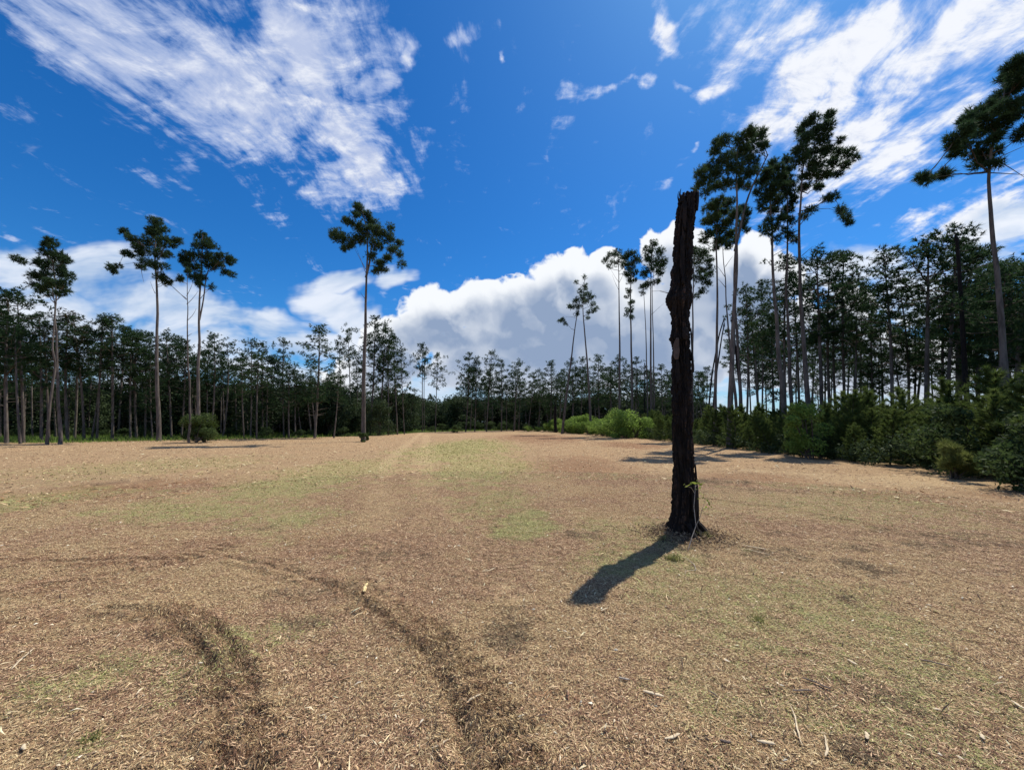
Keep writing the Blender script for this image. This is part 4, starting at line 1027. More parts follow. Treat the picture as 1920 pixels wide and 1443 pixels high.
hero('tall_pine', 'lone tall pine standing forward in the clearing left of centre, dense rounded crown', 32.5,
     [(681, 829), (682, 760), (683, 680), (685, 600), (687, 530), (690, 470), (688, 420), (676, 385)], (10, 4),
     [(673, 389, 15, 12), (668, 403, 12, 9), (688, 404, 16, 12), (697, 418, 15, 12), (650, 412, 13, 10), (668, 424, 22, 12), (692, 435, 28, 14), (632, 436, 19, 13), (645, 448, 17, 12), (628, 446, 11, 9), (655, 460, 15, 11), (642, 466, 10, 6), (672, 446, 24, 12), (712, 432, 20, 14), (733, 428, 9, 11), (728, 448, 16, 13), (748, 454, 10, 10), (705, 458, 24, 13), (738, 468, 14, 10), (748, 476, 9, 8), (752, 495, 9, 7), (728, 484, 16, 9), (712, 492, 15, 11), (722, 504, 12, 8), (704, 506, 12, 8), (695, 478, 12, 9)],
     106, stems=[([(686, 520), (694, 490), (696, 460), (700, 440)], 4.5)], bare=[[(686, 505), (672, 480), (662, 460)], [(687, 515), (678, 490), (668, 465)], [(684, 560), (676, 548)]], rc=.40, fine=1.15, dens=1.15)
hero('leaning_pine', 'thin pine leaning right, crossing its twin above the centre right weeds', 55,
     [(1054, 811), (1062, 740), (1069, 690), (1075, 640), (1080, 600), (1088, 560)], (6, 3), [(1078, 562, 11, 8), (1070, 575, 9, 8), (1083, 575, 11, 8), (1090, 558, 10, 9), (1055, 600, 7, 7), (1061, 606, 5, 4), (1049, 602, 4, 4), (1082, 588, 8, 5)], 107, bare=[[(1080, 596), (1068, 592), (1056, 596)]], rc=.45, dens=.9)
hero('leaning_pine', 'thin pine leaning left beside its twin, ragged tuft on top', 54,
     [(1108, 814), (1105, 740), (1101, 680), (1096, 620), (1092, 570), (1096, 535)], (6, 3), [(1096, 538, 9, 8), (1100, 550, 12, 9), (1088, 546, 7, 6), (1098, 565, 11, 8), (1108, 558, 10, 6), (1110, 570, 8, 6), (1112, 582, 11, 6), (1119, 578, 5, 4), (1103, 595, 6, 4), (1104, 585, 8, 4), (1096, 520, 3, 3), (1080, 529, 2, 2)], 108, rc=.45, dens=.9)
hero('slender_pine', 'slender pine with an open flat crown, left of the pines behind the charred trunk', 48,
     [(1162, 818), (1162, 740), (1162, 650), (1161, 560), (1160, 500), (1158, 475)], (6, 3), [(1145, 478, 14, 8), (1135, 488, 9, 7), (1158, 474, 13, 8), (1170, 480, 14, 9), (1152, 492, 18, 8), (1172, 496, 14, 9), (1140, 500, 7, 5), (1178, 506, 8, 6)], 109,
     bare=[[(1161, 530), (1150, 515), (1143, 500)], [(1161, 530), (1170, 512), (1175, 500)], [(1161, 545), (1152, 528), (1148, 515)]], rc=.42, dens=.8)
hero('slender_pine', 'slender pine with narrow crown and low shaggy tufts on its trunk', 48,
     [(1186, 818), (1185, 740), (1184, 650), (1182, 560), (1183, 500), (1183, 470)], (6, 3), [(1183, 474, 14, 10), (1174, 484, 10, 9), (1194, 486, 12, 10), (1182, 498, 16, 11), (1190, 512, 13, 9), (1176, 512, 10, 8), (1184, 526, 12, 8), (1180, 545, 9, 7), (1176, 556, 7, 4), (1184, 568, 9, 7), (1180, 582, 11, 7), (1186, 594, 7, 5), (1175, 588, 5, 4)], 110, rc=.42)
hero('slender_pine', 'broad crowned slender pine just left of the charred trunk', 46,
     [(1223, 820), (1221, 740), (1220, 650), (1220, 560), (1220, 500), (1224, 455)], (6, 3), [(1226, 456, 11, 10), (1218, 468, 16, 11), (1236, 470, 14, 12), (1210, 484, 13, 11), (1228, 488, 20, 13), (1244, 490, 10, 11), (1218, 505, 16, 11), (1236, 510, 15, 10), (1208, 515, 10, 10), (1212, 532, 11, 8), (1230, 528, 12, 7)], 111,
     bare=[[(1221, 590), (1232, 580), (1245, 568)], [(1222, 546), (1240, 545), (1252, 546)]], rc=.44)
hero('slender_pine', 'thin bare stemmed pine leaning in left of the broad crowned slender pine', 47, [(1215, 820), (1213, 700), (1210, 600), (1208, 560), (1206, 530)], (4, 2), [(1206, 538, 9, 8), (1204, 550, 6, 5)], 112, rc=.42)
hero('slender_pine', 'thin straight pine right beside the broad crowned slender pine', 47, [(1227, 820), (1226, 700), (1224, 600), (1222, 540), (1228, 500)], (4, 2), [(1240, 500, 10, 8), (1232, 496, 8, 8)], 113, rc=.42)
hero('slender_pine', 'pine half hidden right behind the charred trunk, wide layered crown', 36,
     [(1299, 822), (1298, 740), (1299, 650), (1299, 560), (1300, 500), (1305, 460)], (6, 3.5), [(1300, 470, 16, 10), (1318, 472, 18, 11), (1310, 486, 22, 12), (1330, 488, 12, 10), (1315, 502, 24, 12), (1330, 512, 12, 9), (1308, 520, 20, 11), (1325, 530, 14, 9), (1316, 546, 14, 7), (1305, 555, 10, 5), (1288, 480, 12, 12), (1282, 510, 8, 10)], 114, rc=.42)
hero('great_pine', 'tallest left pine of the great clump, its trunk standing before the thicket', 24.5,
     [(1368, 842), (1368, 790), (1369, 720), (1373, 640), (1377, 560), (1381, 480), (1381, 400), (1380, 330), (1384, 270)], (13, 5),
     [(1408, 248, 18, 13), (1425, 252, 15, 16), (1392, 262, 18, 14), (1358, 262, 16, 13), (1345, 268, 14, 12), (1340, 285, 14, 12), (1412, 275, 24, 15), (1432, 275, 10, 14), (1385, 288, 22, 14), (1360, 300, 22, 14), (1405, 302, 22, 14), (1330, 312, 16, 12), (1312, 325, 15, 12), (1345, 325, 20, 13), (1375, 318, 22, 13), (1400, 325, 20, 12), (1318, 342, 18, 12), (1340, 350, 20, 12), (1362, 345, 18, 12), (1305, 355, 9, 8), (1390, 345, 18, 10), (1325, 362, 14, 8), (1415, 320, 10, 10), (1400, 350, 10, 7)],
     115, stems=[([(1378, 470), (1390, 420), (1400, 370), (1425, 320), (1440, 290)], 5)], bare=[[(1379, 450), (1395, 420), (1400, 400)], [(1375, 600), (1390, 585), (1400, 570)]], rc=.42, fine=1.3, dens=1.0)
hero('great_pine', 'lower bushier pine of the great clump just right of the charred trunk', 27,
     [(1340, 830), (1341, 760), (1343, 660), (1344, 560), (1343, 470), (1345, 400), (1350, 370)], (8, 4),
     [(1345, 378, 20, 12), (1365, 382, 18, 12), (1330, 390, 16, 11), (1350, 398, 24, 13), (1375, 400, 16, 12), (1335, 412, 20, 12), (1360, 418, 22, 12), (1322, 415, 11, 9), (1345, 432, 22, 11), (1365, 438, 18, 11), (1328, 440, 14, 9), (1318, 452, 10, 6), (1350, 452, 17, 9), (1340, 465, 12, 6)],
     116, rc=.40, fine=1.2)
hero('great_pine', 'slanting thin pine of the great clump with bare side twigs', 28,
     [(1385, 828), (1378, 740), (1368, 640), (1362, 560), (1358, 500), (1356, 450)], (6, 3), [(1356, 452, 12, 9), (1365, 462, 8, 6)], 117,
     bare=[[(1360, 520), (1350, 505), (1344, 498)], [(1361, 540), (1352, 528), (1345, 522)], [(1360, 500), (1368, 488), (1374, 480)]], rc=.36)
hero('great_pine', 'pine of the great clump with small crown tucked behind the tallest trunk', 30,
     [(1392, 826), (1388, 740), (1383, 660), (1378, 560), (1376, 480), (1385, 400)], (9, 4), [(1390, 392, 14, 10), (1400, 400, 11, 10), (1395, 415, 12, 9), (1386, 425, 14, 9), (1400, 430, 8, 7), (1380, 445, 10, 7), (1372, 455, 8, 6)], 118, rc=.40)
hero('great_pine', 'middle left pine of the great clump with a crown split in two tiers', 26,
     [(1476, 826), (1470, 770), (1462, 700), (1456, 620), (1450, 540), (1447, 460), (1446, 400), (1446, 340)], (12, 5),
     [(1448, 308, 14, 11), (1460, 315, 14, 10), (1438, 325, 18, 13), (1458, 335, 20, 13), (1430, 342, 18, 12), (1450, 352, 22, 13), (1470, 350, 14, 12), (1420, 362, 11, 9), (1438, 370, 20, 12), (1460, 375, 18, 11), (1432, 388, 12, 8), (1450, 395, 18, 12), (1464, 408, 12, 9), (1442, 415, 12, 9), (1455, 425, 12, 8), (1440, 436, 10, 8), (1458, 448, 10, 7), (1430, 430, 6, 5)],
     119, bare=[[(1449, 480), (1462, 472), (1475, 465)], [(1448, 500), (1440, 490), (1434, 484)]], rc=.40, fine=1.2)
hero('great_pine', 'middle right pine of the great clump, its crown thin and columnar', 27.5,
     [(1492, 826), (1486, 760), (1480, 680), (1476, 600), (1475, 500), (1475, 420), (1474, 340)], (9, 4),
     [(1474, 300, 13, 11), (1480, 318, 15, 12), (1470, 335, 14, 11), (1484, 345, 14, 12), (1475, 362, 18, 12), (1488, 375, 12, 10), (1478, 390, 16, 10), (1470, 408, 11, 9), (1484, 412, 10, 9), (1480, 440, 11, 8), (1490, 450, 7, 6), (1472, 432, 7, 6)],
     120, bare=[[(1475, 455), (1465, 450)]], rc=.40, fine=1.2)
hero('great_pine', 'rightmost pine of the great clump, twin topped with a drooping limb on the right', 25,
     [(1520, 828), (1514, 760), (1509, 690), (1505, 620), (1502, 540), (1500, 460), (1500, 380), (1503, 310), (1515, 260)], (12, 5),
     [(1526, 220, 14, 11), (1515, 232, 14, 11), (1502, 243, 14, 11), (1556, 218, 12, 12), (1552, 238, 13, 14), (1530, 245, 18, 12), (1510, 262, 20, 13), (1540, 262, 20, 14), (1500, 282, 18, 13), (1525, 285, 22, 13), (1550, 285, 18, 12), (1576, 262, 7, 9), (1572, 285, 13, 9), (1592, 286, 13, 10), (1604, 296, 8, 8), (1500, 302, 18, 12), (1530, 308, 22, 12), (1560, 306, 20, 11), (1585, 308, 14, 8), (1515, 328, 22, 11), (1545, 330, 20, 10), (1570, 326, 12, 7), (1510, 350, 18, 10), (1535, 350, 14, 9), (1550, 372, 14, 8), (1565, 368, 10, 7), (1520, 392, 14, 7), (1508, 405, 10, 6), (1575, 392, 9, 7), (1586, 408, 10, 10), (1592, 418, 7, 6), (1580, 400, 7, 8)],
     121, bare=[[(1502, 402), (1530, 390), (1555, 388), (1572, 386), (1582, 405)], [(1503, 350), (1525, 335), (1550, 322), (1590, 300)], [(1503, 480), (1512, 472), (1524, 462)]], rc=.40, fine=1.3)
hero('tall_pine', 'tall bare stemmed pine at the far right whose wide crown leaves the frame', 15.5,
     [(1888, 860), (1884, 740), (1878, 640), (1872, 540), (1866, 460), (1858, 380), (1850, 315), (1862, 250), (1885, 160)], (15, 6),
     [(1900, 122, 26, 18), (1885, 142, 22, 16), (1912, 150, 30, 18), (1945, 140, 34, 26), (1895, 170, 26, 14), (1868, 190, 18, 12), (1848, 200, 20, 13), (1828, 212, 20, 14), (1812, 225, 20, 14), (1880, 205, 26, 13), (1850, 222, 24, 13), (1808, 245, 18, 14), (1832, 245, 24, 14), (1865, 238, 26, 14), (1790, 262, 14, 14), (1815, 268, 22, 13), (1848, 266, 26, 13), (1795, 285, 15, 10), (1828, 290, 24, 11), (1858, 288, 24, 12), (1840, 305, 24, 9), (1865, 306, 16, 7), (1785, 275, 10, 8), (1900, 215, 26, 14), (1940, 190, 34, 22), (1915, 255, 16, 10), (1940, 240, 26, 18),
      (1738, 336, 8, 5), (1732, 333, 5, 4), (1765, 330, 8, 5), (1772, 325, 5, 4), (1980, 210, 34, 30), (1975, 290, 26, 16)],
     122, bare=[[(1852, 322), (1820, 326), (1790, 326), (1760, 331), (1738, 335)], [(1853, 324), (1880, 325), (1925, 328)], [(1848, 290), (1880, 305), (1925, 335)], [(1850, 305), (1880, 292), (1925, 272)], [(1850, 300), (1842, 285), (1835, 270)], [(1856, 262), (1890, 258), (1925, 262)]], rc=.30, fine=1.4, dens=.8)

# bare poles and stumps
def pole(label, Y, pts, w0, w1, seed, name='dead_tree_trunk', cat='dead tree'):
    rng = np.random.default_rng(seed)
    T_ = np.array([at_depth(u, v, Y) for u, v in pts]); T_[0, 2] = -.05; O = np.array((T_[0, 0], Y, 0.0))
    P_ = smooth_line(T_, 30) - O; k = Y / F / 2
    root = thing(name, label, cat, tuple(O))
    ac = Acc(); ac.tube(P_, np.linspace(w0, w1, 30) * k, 12, .18); link('trunk', ac.mesh('trunk', (M_SNAG,)), root)
    for q in range(3):
        a = P_[-1] + np.array((rng.normal() * w1 * k * .5, rng.normal() * w1 * k * .5, -.1)); s_ = Acc()
        s_.tube(np.array([a, a + (0.02, 0, .2), a + (0.03, 0, .25 + .25 * rng.random())]), (.05, .03, .005), 5); link('splinter', s_.mesh('splinter', (M_SNAG,), False), root)
pole('dark broken pole rising through the crowns of the right wood', 20, [(1820, 850), (1812, 740), (1806, 640), (1802, 560), (1798, 500), (1794, 448)], 9, 5, 131)
pole('short charred post at the far end of the clearing', 62, [(1042, 812), (1041, 790), (1041, 762)], 6, 5, 132)
pole('thin broken stem left of the charred trunk, among the far trees', 60, [(1209, 815), (1209, 750), (1209, 682)], 2.6, 1.8, 133)
# two thin leaners crossing behind the clump
pole('thin fallen stem leaning against the great clump', 33, [(1322, 815), (1335, 700), (1350, 620), (1357, 600)], 3.5, 2, 134, cat='dead tree')
pole('second thin leaning stem crossing beside the great clump', 32, [(1330, 815), (1342, 710), (1355, 620), (1358, 610)], 3.5, 2, 135, cat='dead tree')
pole('slanting dead stem right of the tallest clump trunk', 30, [(1398, 815), (1388, 740), (1380, 660), (1372, 600)], 5, 3, 136, cat='dead tree')

# ------------------------------------------------------------------ forest pine kinds (built once, then copied)
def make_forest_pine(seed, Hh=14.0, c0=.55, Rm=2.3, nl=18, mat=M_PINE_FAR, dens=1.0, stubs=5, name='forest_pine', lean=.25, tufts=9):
    rng = np.random.default_rng(seed)
    root = thing(name, 'x', 'pine tree', (0, -400, 0))
    z = np.linspace(0, Hh, 18); P_ = np.stack([lean * np.sin(z / Hh * 2.2 + seed) - lean * math.sin(seed), lean * np.cos(z / Hh * 1.7 + seed * 2) - lean * math.cos(seed * 2), z], 1)
    ac = Acc(); ac.tube(P_, np.interp(z / Hh, [0, .05, .6, 1], [.130, .105, .08, .018]), 8, .12)
    for k in range(stubs):
        zz = rng.uniform(c0 * .55, c0) * Hh; A_ = trunk_at(P_, zz); an = rng.uniform(0, 6.28); L = rng.uniform(.4, 1.3)
        ac.tube(limb_pts(A_, A_ + np.array((math.cos(an) * L, math.sin(an) * L, rng.uniform(-.1, .5))), rng, .02, 4), (.03, .022, .014, .005), 4)
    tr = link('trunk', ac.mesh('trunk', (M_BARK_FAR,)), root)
    tw = Acc(); cents = []; rads = []
    for k in range(nl):
        t = (k + rng.random() * .8) / nl; zz = (c0 + (1 - c0) * t) * Hh
        prof = Rm * (math.sin(math.pi * min(1, .18 + t * .80)) ** .7) * rng.uniform(.45, 1.15)
        an = k * 2.4 + rng.normal() * .4; A_ = trunk_at(P_, min(zz, Hh * .985))
        e = A_ + np.array((math.cos(an) * prof, math.sin(an) * prof, prof * rng.uniform(.15, .65)))
        if e[2] > Hh + .2: e[2] = Hh + .2 * rng.random()
        lp = limb_pts(A_, e, rng, .10, 6); tw.tube(lp, np.linspace(.055, .012, 6) * (1 - .4 * t), 4)
        for q in range(max(2, int(dens * (1.6 + prof * 1.6)))):
            j = lp[rng.integers(2, 6)] + rng.normal(size=3) * (.34, .34, .22)
            cents.append(j); rads.append(rng.uniform(.26, .50))
    for q in range(5): cents.append(P_[-1] + rng.normal(size=3) * (.3, .3, .35)); rads.append(.38)
    link('branches', tw.mesh('branches', (M_TWIG,)), root)
    V = blades(np.array(cents), np.array(rads), tufts, 11, .27, .044, rng, up=.5)
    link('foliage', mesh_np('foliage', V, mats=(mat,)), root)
    return root
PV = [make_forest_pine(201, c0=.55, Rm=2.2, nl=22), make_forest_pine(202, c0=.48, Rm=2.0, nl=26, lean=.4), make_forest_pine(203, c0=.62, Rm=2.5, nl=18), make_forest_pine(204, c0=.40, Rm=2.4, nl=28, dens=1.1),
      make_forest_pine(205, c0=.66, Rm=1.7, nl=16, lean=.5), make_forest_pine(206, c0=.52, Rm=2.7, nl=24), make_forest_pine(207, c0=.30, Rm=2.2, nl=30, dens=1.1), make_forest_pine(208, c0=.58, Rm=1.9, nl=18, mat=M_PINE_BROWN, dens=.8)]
HV = 14.0
used = [False] * len(PV)
def place_pine(u0, u1, vtop, Y, kind, label, group, wide=1.0, seed=0):
    """foot seen at column u0, tip at (u1, vtop), Y metres away"""
    top = at_depth(u1, vtop, Y); foot = at_depth(u0, 820, Y); x0 = foot[0]
    z0 = 0.0; hgt = top[2] - z0; s_ = hgt / HV
    sx = wide * (0.55 * s_ + .45) * (1.15 if group == GR else 1.0); rz = (seed * 2.399) % 6.283
    ty = math.atan2(top[0] - x0, hgt)
    root = PV[kind]
    q = Matrix.Rotation(ty, 4, 'Y') @ Matrix.Rotation(rz, 4, 'Z')
    if used[kind]:
        r_ = copy_tree(root, (x0, Y, z0 - .05), 0, (sx, sx, s_), label, group)
    else:
        used[kind] = True; r_ = root; r_.location = (x0, Y, z0 - .05); r_.scale = (sx, sx, s_); r_['label'] = label
        if group: r_['group'] = group
    r_.rotation_euler = q.to_euler()
    return r_

GL, GC, GR = 'pines of the left wood', 'pines of the far centre wood', 'pines of the right wood'
# (foot u, tip u, tip v, distance, kind, width, label)
FRONT = [
 (14, 30, 552, 30, 3, 1.2, 'bushy topped pine cut by the left edge of the photo', GL), (45, 52, 548, 31, 5, 1.0, 'second pine from the left edge with a feathery top', GL), (78, 80, 590, 33, 3, 1.1, 'dense crowned pine hiding behind the leftmost tall pine', GL),
 (40, 10, 600, 29, 4, .9, 'slanting trunk pine in the bottom left of the wood', GL),
 (128, 128, 590, 35, 7, 1.2, 'pine with a rusty brown tinged crown in the left wood', GL), (158, 150, 594, 36, 1, 1.1, 'pine right of the rusty brown crown', GL), (172, 185, 602, 37, 4, .9, 'thin pine between two fuller crowns of the left wood', GL), (182, 200, 598, 36, 0, 1.0, 'curved trunk pine in the middle of the left wood', GL),
 (211, 228, 596, 36, 2, 1.2, 'pine with a broad flat crown on a pale bent trunk', GL), (256, 262, 622, 38, 0, 1.1, 'pine under the long limb of the tall pine', GL), (272, 283, 625, 40, 1, 1.0, 'pine just left of the second tall trunk', GL), (322, 318, 622, 40, 5, 1.0, 'pine between the second tall trunk and the dying pine', GL), (340, 345, 640, 41, 3, 1.0, 'low pine behind the dying pine', GL),
 (395, 408, 630, 40, 1, .95, 'pine just right of the round bush', GL), (418, 425, 642, 42, 4, 1.0, 'open crowned pine right of the round bush', GL), (470, 474, 640, 42, 0, .9, 'pine with three forked tops left of the gap', GL), (492, 500, 645, 44, 2, .9, 'pine at the left edge of the gap of sky', GL), (532, 536, 638, 44, 0, .85, 'thin crowned pine before the gap of sky', GL),
 (590, 592, 612, 40, 6, 1.25, 'stout heavily branched pine left of the lone tall pine', GL), (655, 648, 616, 58, 4, .8, 'very slim pair top pine seen in a sky gap', GC), (645, 640, 640, 58, 4, .7, 'slim bare stemmed pine in a sky gap', GC),
 (668, 668, 660, 55, 1, .8, 'pine just left of the lone tall trunk, farther off', GC), (694, 698, 597, 50, 3, 1.1, 'big crowned pine right behind the lone tall pine', GC), (712, 716, 612, 51, 5, .9, 'pine overlapping the big crown behind the lone tall pine', GC), (728, 722, 640, 50, 1, .9, 'pine with several thin stems right of the lone tall pine', GC), (745, 742, 630, 52, 0, .9, 'pine with narrow crown at the right end of its clump', GC), (758, 755, 660, 53, 3, .7, 'low shaggy pine ending the clump right of the lone tall pine', GC),
 (792, 790, 647, 66, 2, .8, 'left one of the isolated pair of far pines', GC), (796, 800, 660, 67, 4, .7, 'thin stem crossing the isolated pair of far pines', GC), (816, 818, 664, 64, 0, .8, 'right one of the isolated pair of far pines', GC),
 (873, 878, 664, 66, 3, 1.1, 'first big pine of the far centre wood after the gap', GC), (890, 890, 672, 66, 6, .9, 'full crowned pine second after the gap', GC), (912, 918, 661, 68, 1, 1.0, 'pointed pine of the far centre wood', GC), (940, 942, 678, 70, 3, 1.0, 'rounded dark pine of the far centre wood', GC), (963, 972, 676, 72, 5, 1.0, 'pine with tall peak right of the rounded dark one', GC),
 (990, 998, 700, 74, 3, 1.0, 'low pine in the dip of the far centre wood', GC), (1032, 1030, 678, 72, 6, 1.2, 'broad conical pine before the short charred post', GC), (1048, 1050, 700, 74, 1, 1.0, 'low pine behind the leaning twin', GC), (1075, 1072, 674, 70, 3, 1.0, 'pine between the two leaning twins', GC), (1088, 1090, 672, 71, 0, .9, 'pine close behind the left leaning twin', GC),
 (1125, 1126, 666, 66, 6, 1.2, 'broad dark pine right of the leaning twins', GC), (1145, 1148, 690, 70, 1, 1.0, 'low pine right of the broad dark one', GC), (1165, 1162, 668, 66, 5, 1.0, 'pine at the base of the slender pine with a flat crown', GC), (1190, 1192, 672, 66, 3, 1.0, 'pine at the base of the shaggy slender pine', GC), (1245, 1243, 686, 64, 3, 1.0, 'dark pine left behind the charred trunk', GC), (1225, 1218, 700, 68, 6, .9, 'low pine filling behind the slender cluster', GC),
 (1322, 1318, 700, 60, 3, 1.0, 'low far pine right behind the charred trunk', GC),
 (1398, 1396, 545, 36, 1, .85, 'short crowned pine right of the tallest great pine', GR), (1422, 1414, 555, 40, 4, .9, 'thin pine left of the middle clump trunks', GR), (1428, 1425, 540, 42, 0, .7, 'small crowned pine left of the middle clump trunks', GR), (1420, 1418, 628, 46, 3, .9, 'low round crowned pine between the clump trunks', GR), (1440, 1440, 650, 50, 1, .9, 'lowest pine between the clump trunks', GR),
 (1474, 1478, 488, 33, 3, .9, 'pine whose crown sits behind the middle clump trunks', GR), (1455, 1452, 610, 42, 6, .8, 'dense low pine behind the middle clump trunks', GR), (1500, 1498, 520, 38, 1, .9, 'pine overlapped by the rightmost clump trunk', GR),
 (1541, 1545, 468, 30, 5, 1.05, 'broad crowned pine right of the great clump', GR), (1560, 1556, 478, 33, 1, .9, 'pine nestled behind the broad crowned one', GR), (1586, 1590, 480, 32, 3, .9, 'pine with a windswept pointed top right of the broad crown', GR), (1570, 1565, 560, 36, 0, 1.0, 'lower pine with a thick trunk in the right wood', GR), (1601, 1600, 560, 30, 2, .8, 'pine with a thick dark trunk and low crown', GR), (1615, 1618, 540, 38, 3, .8, 'dark pine left of the square crowned one', GR), (1545, 1540, 620, 48, 3, 1.0, 'low far pine under the broad crown', GR),
 (1672, 1652, 480, 27, 0, .95, 'pine with a square crown on a leaning trunk', GR), (1640, 1636, 560, 33, 6, .8, 'low dense pine under the square crown', GR), (1735, 1716, 450, 25, 2, 1.1, 'pine with a broad umbrella crown and a strong trunk', GR), (1700, 1694, 550, 30, 1, .9, 'mid height pine left under the umbrella crown', GR), (1712, 1706, 590, 34, 3, .9, 'low pine behind the umbrella crowned trunk', GR),
 (1772, 1770, 438, 25, 5, .9, 'tall pine left of the dark broken pole', GR), (1790, 1778, 470, 27, 1, .9, 'pine close behind the dark broken pole', GR), (1800, 1816, 450, 27, 0, .9, 'tall pine right of the dark broken pole', GR), (1832, 1848, 466, 26, 2, .8, 'windswept pine between the broken pole and the far right pine', GR), (1850, 1845, 520, 27, 3, 1.0, 'dense pine left of the far right trunk', GR),
 (1870, 1895, 498, 22, 6, 1.1, 'dark dense pine behind the far right trunk', GR), (1905, 1925, 505, 21, 3, 1.2, 'dark dense pine cut by the right edge', GR), (1760, 1755, 560, 30, 3, 1.0, 'low dark pine between the umbrella crown and the pole', GR), (1880, 1870, 560, 24, 3, 1.1, 'low dark pine beside the far right trunk', GR)]
for k, (u0, u1, v, Y, kd, wd, lb, gp_) in enumerate(FRONT):
    place_pine(u0, u1, v, Y, kd, lb, gp_, wd, k + 3)

rngF = np.random.default_rng(404)
def fill(n, umin, umax, ymin, ymax, vlo, vhi, label, group, kinds, wide=1.0):
    for k in range(n):
        u = umin + (umax - umin) * (k + rngF.random()) / n; Y = rngF.uniform(ymin, ymax)
        v = rngF.uniform(vlo, vhi)
        if group == GL: v = max(v, float(np.interp(u, [0, 60, 120, 250, 320, 450, 490, 560, 640], [575, 585, 610, 612, 635, 655, 662, 700, 705])))
        place_pine(u, u + rngF.normal() * 6, v, Y, int(rngF.choice(kinds)), label, group, wide * rngF.uniform(.8, 1.15), 1000 + k * 7 + int(u))
fill(46, 0, 640, 36, 58, 610, 690, 'one of the many similar pines packed behind the front row of the left wood', GL, [0, 1, 2, 3, 5, 6, 4])
fill(16, -260, 0, 26, 45, 560, 640, 'one of the many similar pines packed behind the front row of the left wood', GL, [0, 1, 2, 3, 5])
fill(10, 560, 770, 60, 85, 690, 730, 'one of the low similar pines deep in the far centre wood', GC, [0, 1, 3, 6])
fill(44, 860, 1330, 74, 100, 688, 720, 'one of the low similar pines deep in the far centre wood', GC, [0, 1, 3, 6, 5, 2])
fill(16, 1380, 1660, 44, 85, 590, 720, 'one of the slim similar pines farther back in the right wood', GR, [0, 1, 2, 4, 5])
fill(13, 1630, 1990, 28, 50, 540, 660, 'one of the slim similar pines farther back in the right wood', GR, [0, 1, 2, 3, 5, 4])
fill(12, 1800, 2300, 16, 30, 490, 560, 'one of the slim similar pines farther back in the right wood', GR, [0, 3, 5, 6])

# ------------------------------------------------------------------ understory broadleaf trees and shrubs
def make_bush(name, cat, seed, hgt, rad_, mat, lobes, per, size, stem=True, label='x', needle=False, squash=.85, low=.12):
    rng = np.random.default_rng(seed); root = thing(name, label, cat, (0, -420, 0))
    c = []; r_ = []
    for k in range(lobes):
        t = rng.random() ** .8; an = rng.uniform(0, 6.28); rr_ = rad_ * rng.random() ** .5 * (1 - .55 * max(0, t - .45))
        c.append((rr_ * math.cos(an), rr_ * math.sin(an), hgt * (low + (1 - low) * t) * .92)); r_.append(rng.uniform(.16, .30) * (rad_ + hgt * .35))
    c = np.array(c); r_ = np.array(r_)
    st = Acc()
    for k in range(min(lobes, 9)):
        st.tube(limb_pts(np.array((rng.normal() * .05, rng.normal() * .05, 0.0)), c[k], rng, -.05, 5), np.linspace(.012 * hgt + .01, .006, 5), 5)
    link('stems', st.mesh('stems', (M_TWIG,)), root)
    if needle: me = mesh_np('foliage', blades(c, r_, per // 8, 8, size, size * .09, rng, up=.9, spread=.6, squash=1), mats=(mat,))
    else:
        V, Fq = leaves(c, r_, per, size, rng, squash); me = mesh_np('foliage', V, Fq, mats=(mat,))
    link('foliage', me, root); return root
first_used = {}
def put(root, loc, rz, sc, label, group=None):
    if root.name in first_used:
        return copy_tree(root, loc, rz, sc, label, group)
    first_used[root.name] = 1; root.location = loc; root.rotation_euler = (0, 0, rz); root.scale = sc; root['label'] = label
    if group: root['group'] = group
    return root
BT = [make_bush('understory_tree', 'tree', 301 + k, 6.0, 2.3, M_BROAD, 34, 170, .13) for k in range(3)]
SH = [make_bush('shrub', 'shrub', 311 + k, 1.6, 1.0, M_SHRUB, 16, 260, .06) for k in range(3)]
WD = [make_bush('weed_bush', 'shrub', 321 + k, 1.5, 1.1, M_WEED, 16, 240, .055) for k in range(3)]

rngU = np.random.default_rng(505)
BK = [make_bush('thicket_shrub', 'shrub', 341 + k, 1.6, 1.0, M_SHRUB, 18, 240, .05) for k in range(3)]
def px_place(u, Y): return at_depth(u, 820, Y)[0]
def under(n, umin, umax, y0, y1, hmin, hmax, lib, label, group, wscale=1.0):
    for k in range(n):
        u = umin + (umax - umin) * (k + rngU.random()) / n; Y = rngU.uniform(y0, y1); x = px_place(u, Y)
        bh = 6.0 if lib is BT else (1.6 if lib is SH else 1.5); s_ = rngU.uniform(hmin, hmax) / bh; q = lib[k % 3]
        put(q, (x, Y, -.05), rngU.uniform(0, 6.28), (s_ * wscale, s_ * wscale, s_), label, group)
UL = 'one of the dark leafy understory trees filling the shade between the pines'
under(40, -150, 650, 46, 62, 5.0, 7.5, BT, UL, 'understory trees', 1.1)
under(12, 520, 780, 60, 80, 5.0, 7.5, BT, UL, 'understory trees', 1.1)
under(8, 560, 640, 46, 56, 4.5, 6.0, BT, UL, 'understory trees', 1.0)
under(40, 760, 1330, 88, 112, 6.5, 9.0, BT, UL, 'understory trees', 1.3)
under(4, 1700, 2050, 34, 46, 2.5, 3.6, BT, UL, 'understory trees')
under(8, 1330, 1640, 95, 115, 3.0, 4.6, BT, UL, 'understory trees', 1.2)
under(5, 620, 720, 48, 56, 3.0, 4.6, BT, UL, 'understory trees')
LS = 'one of the low shrubs scattered along the foot of the left wood'
under(26, -60, 660, 40, 48, .6, 1.2, SH, LS, 'shrubs under the left wood', 1.1)
under(14, 560, 860, 60, 74, .8, 1.7, SH, 'one of the low shrubs at the foot of the far centre wood', 'shrubs under the centre wood', 1.2)
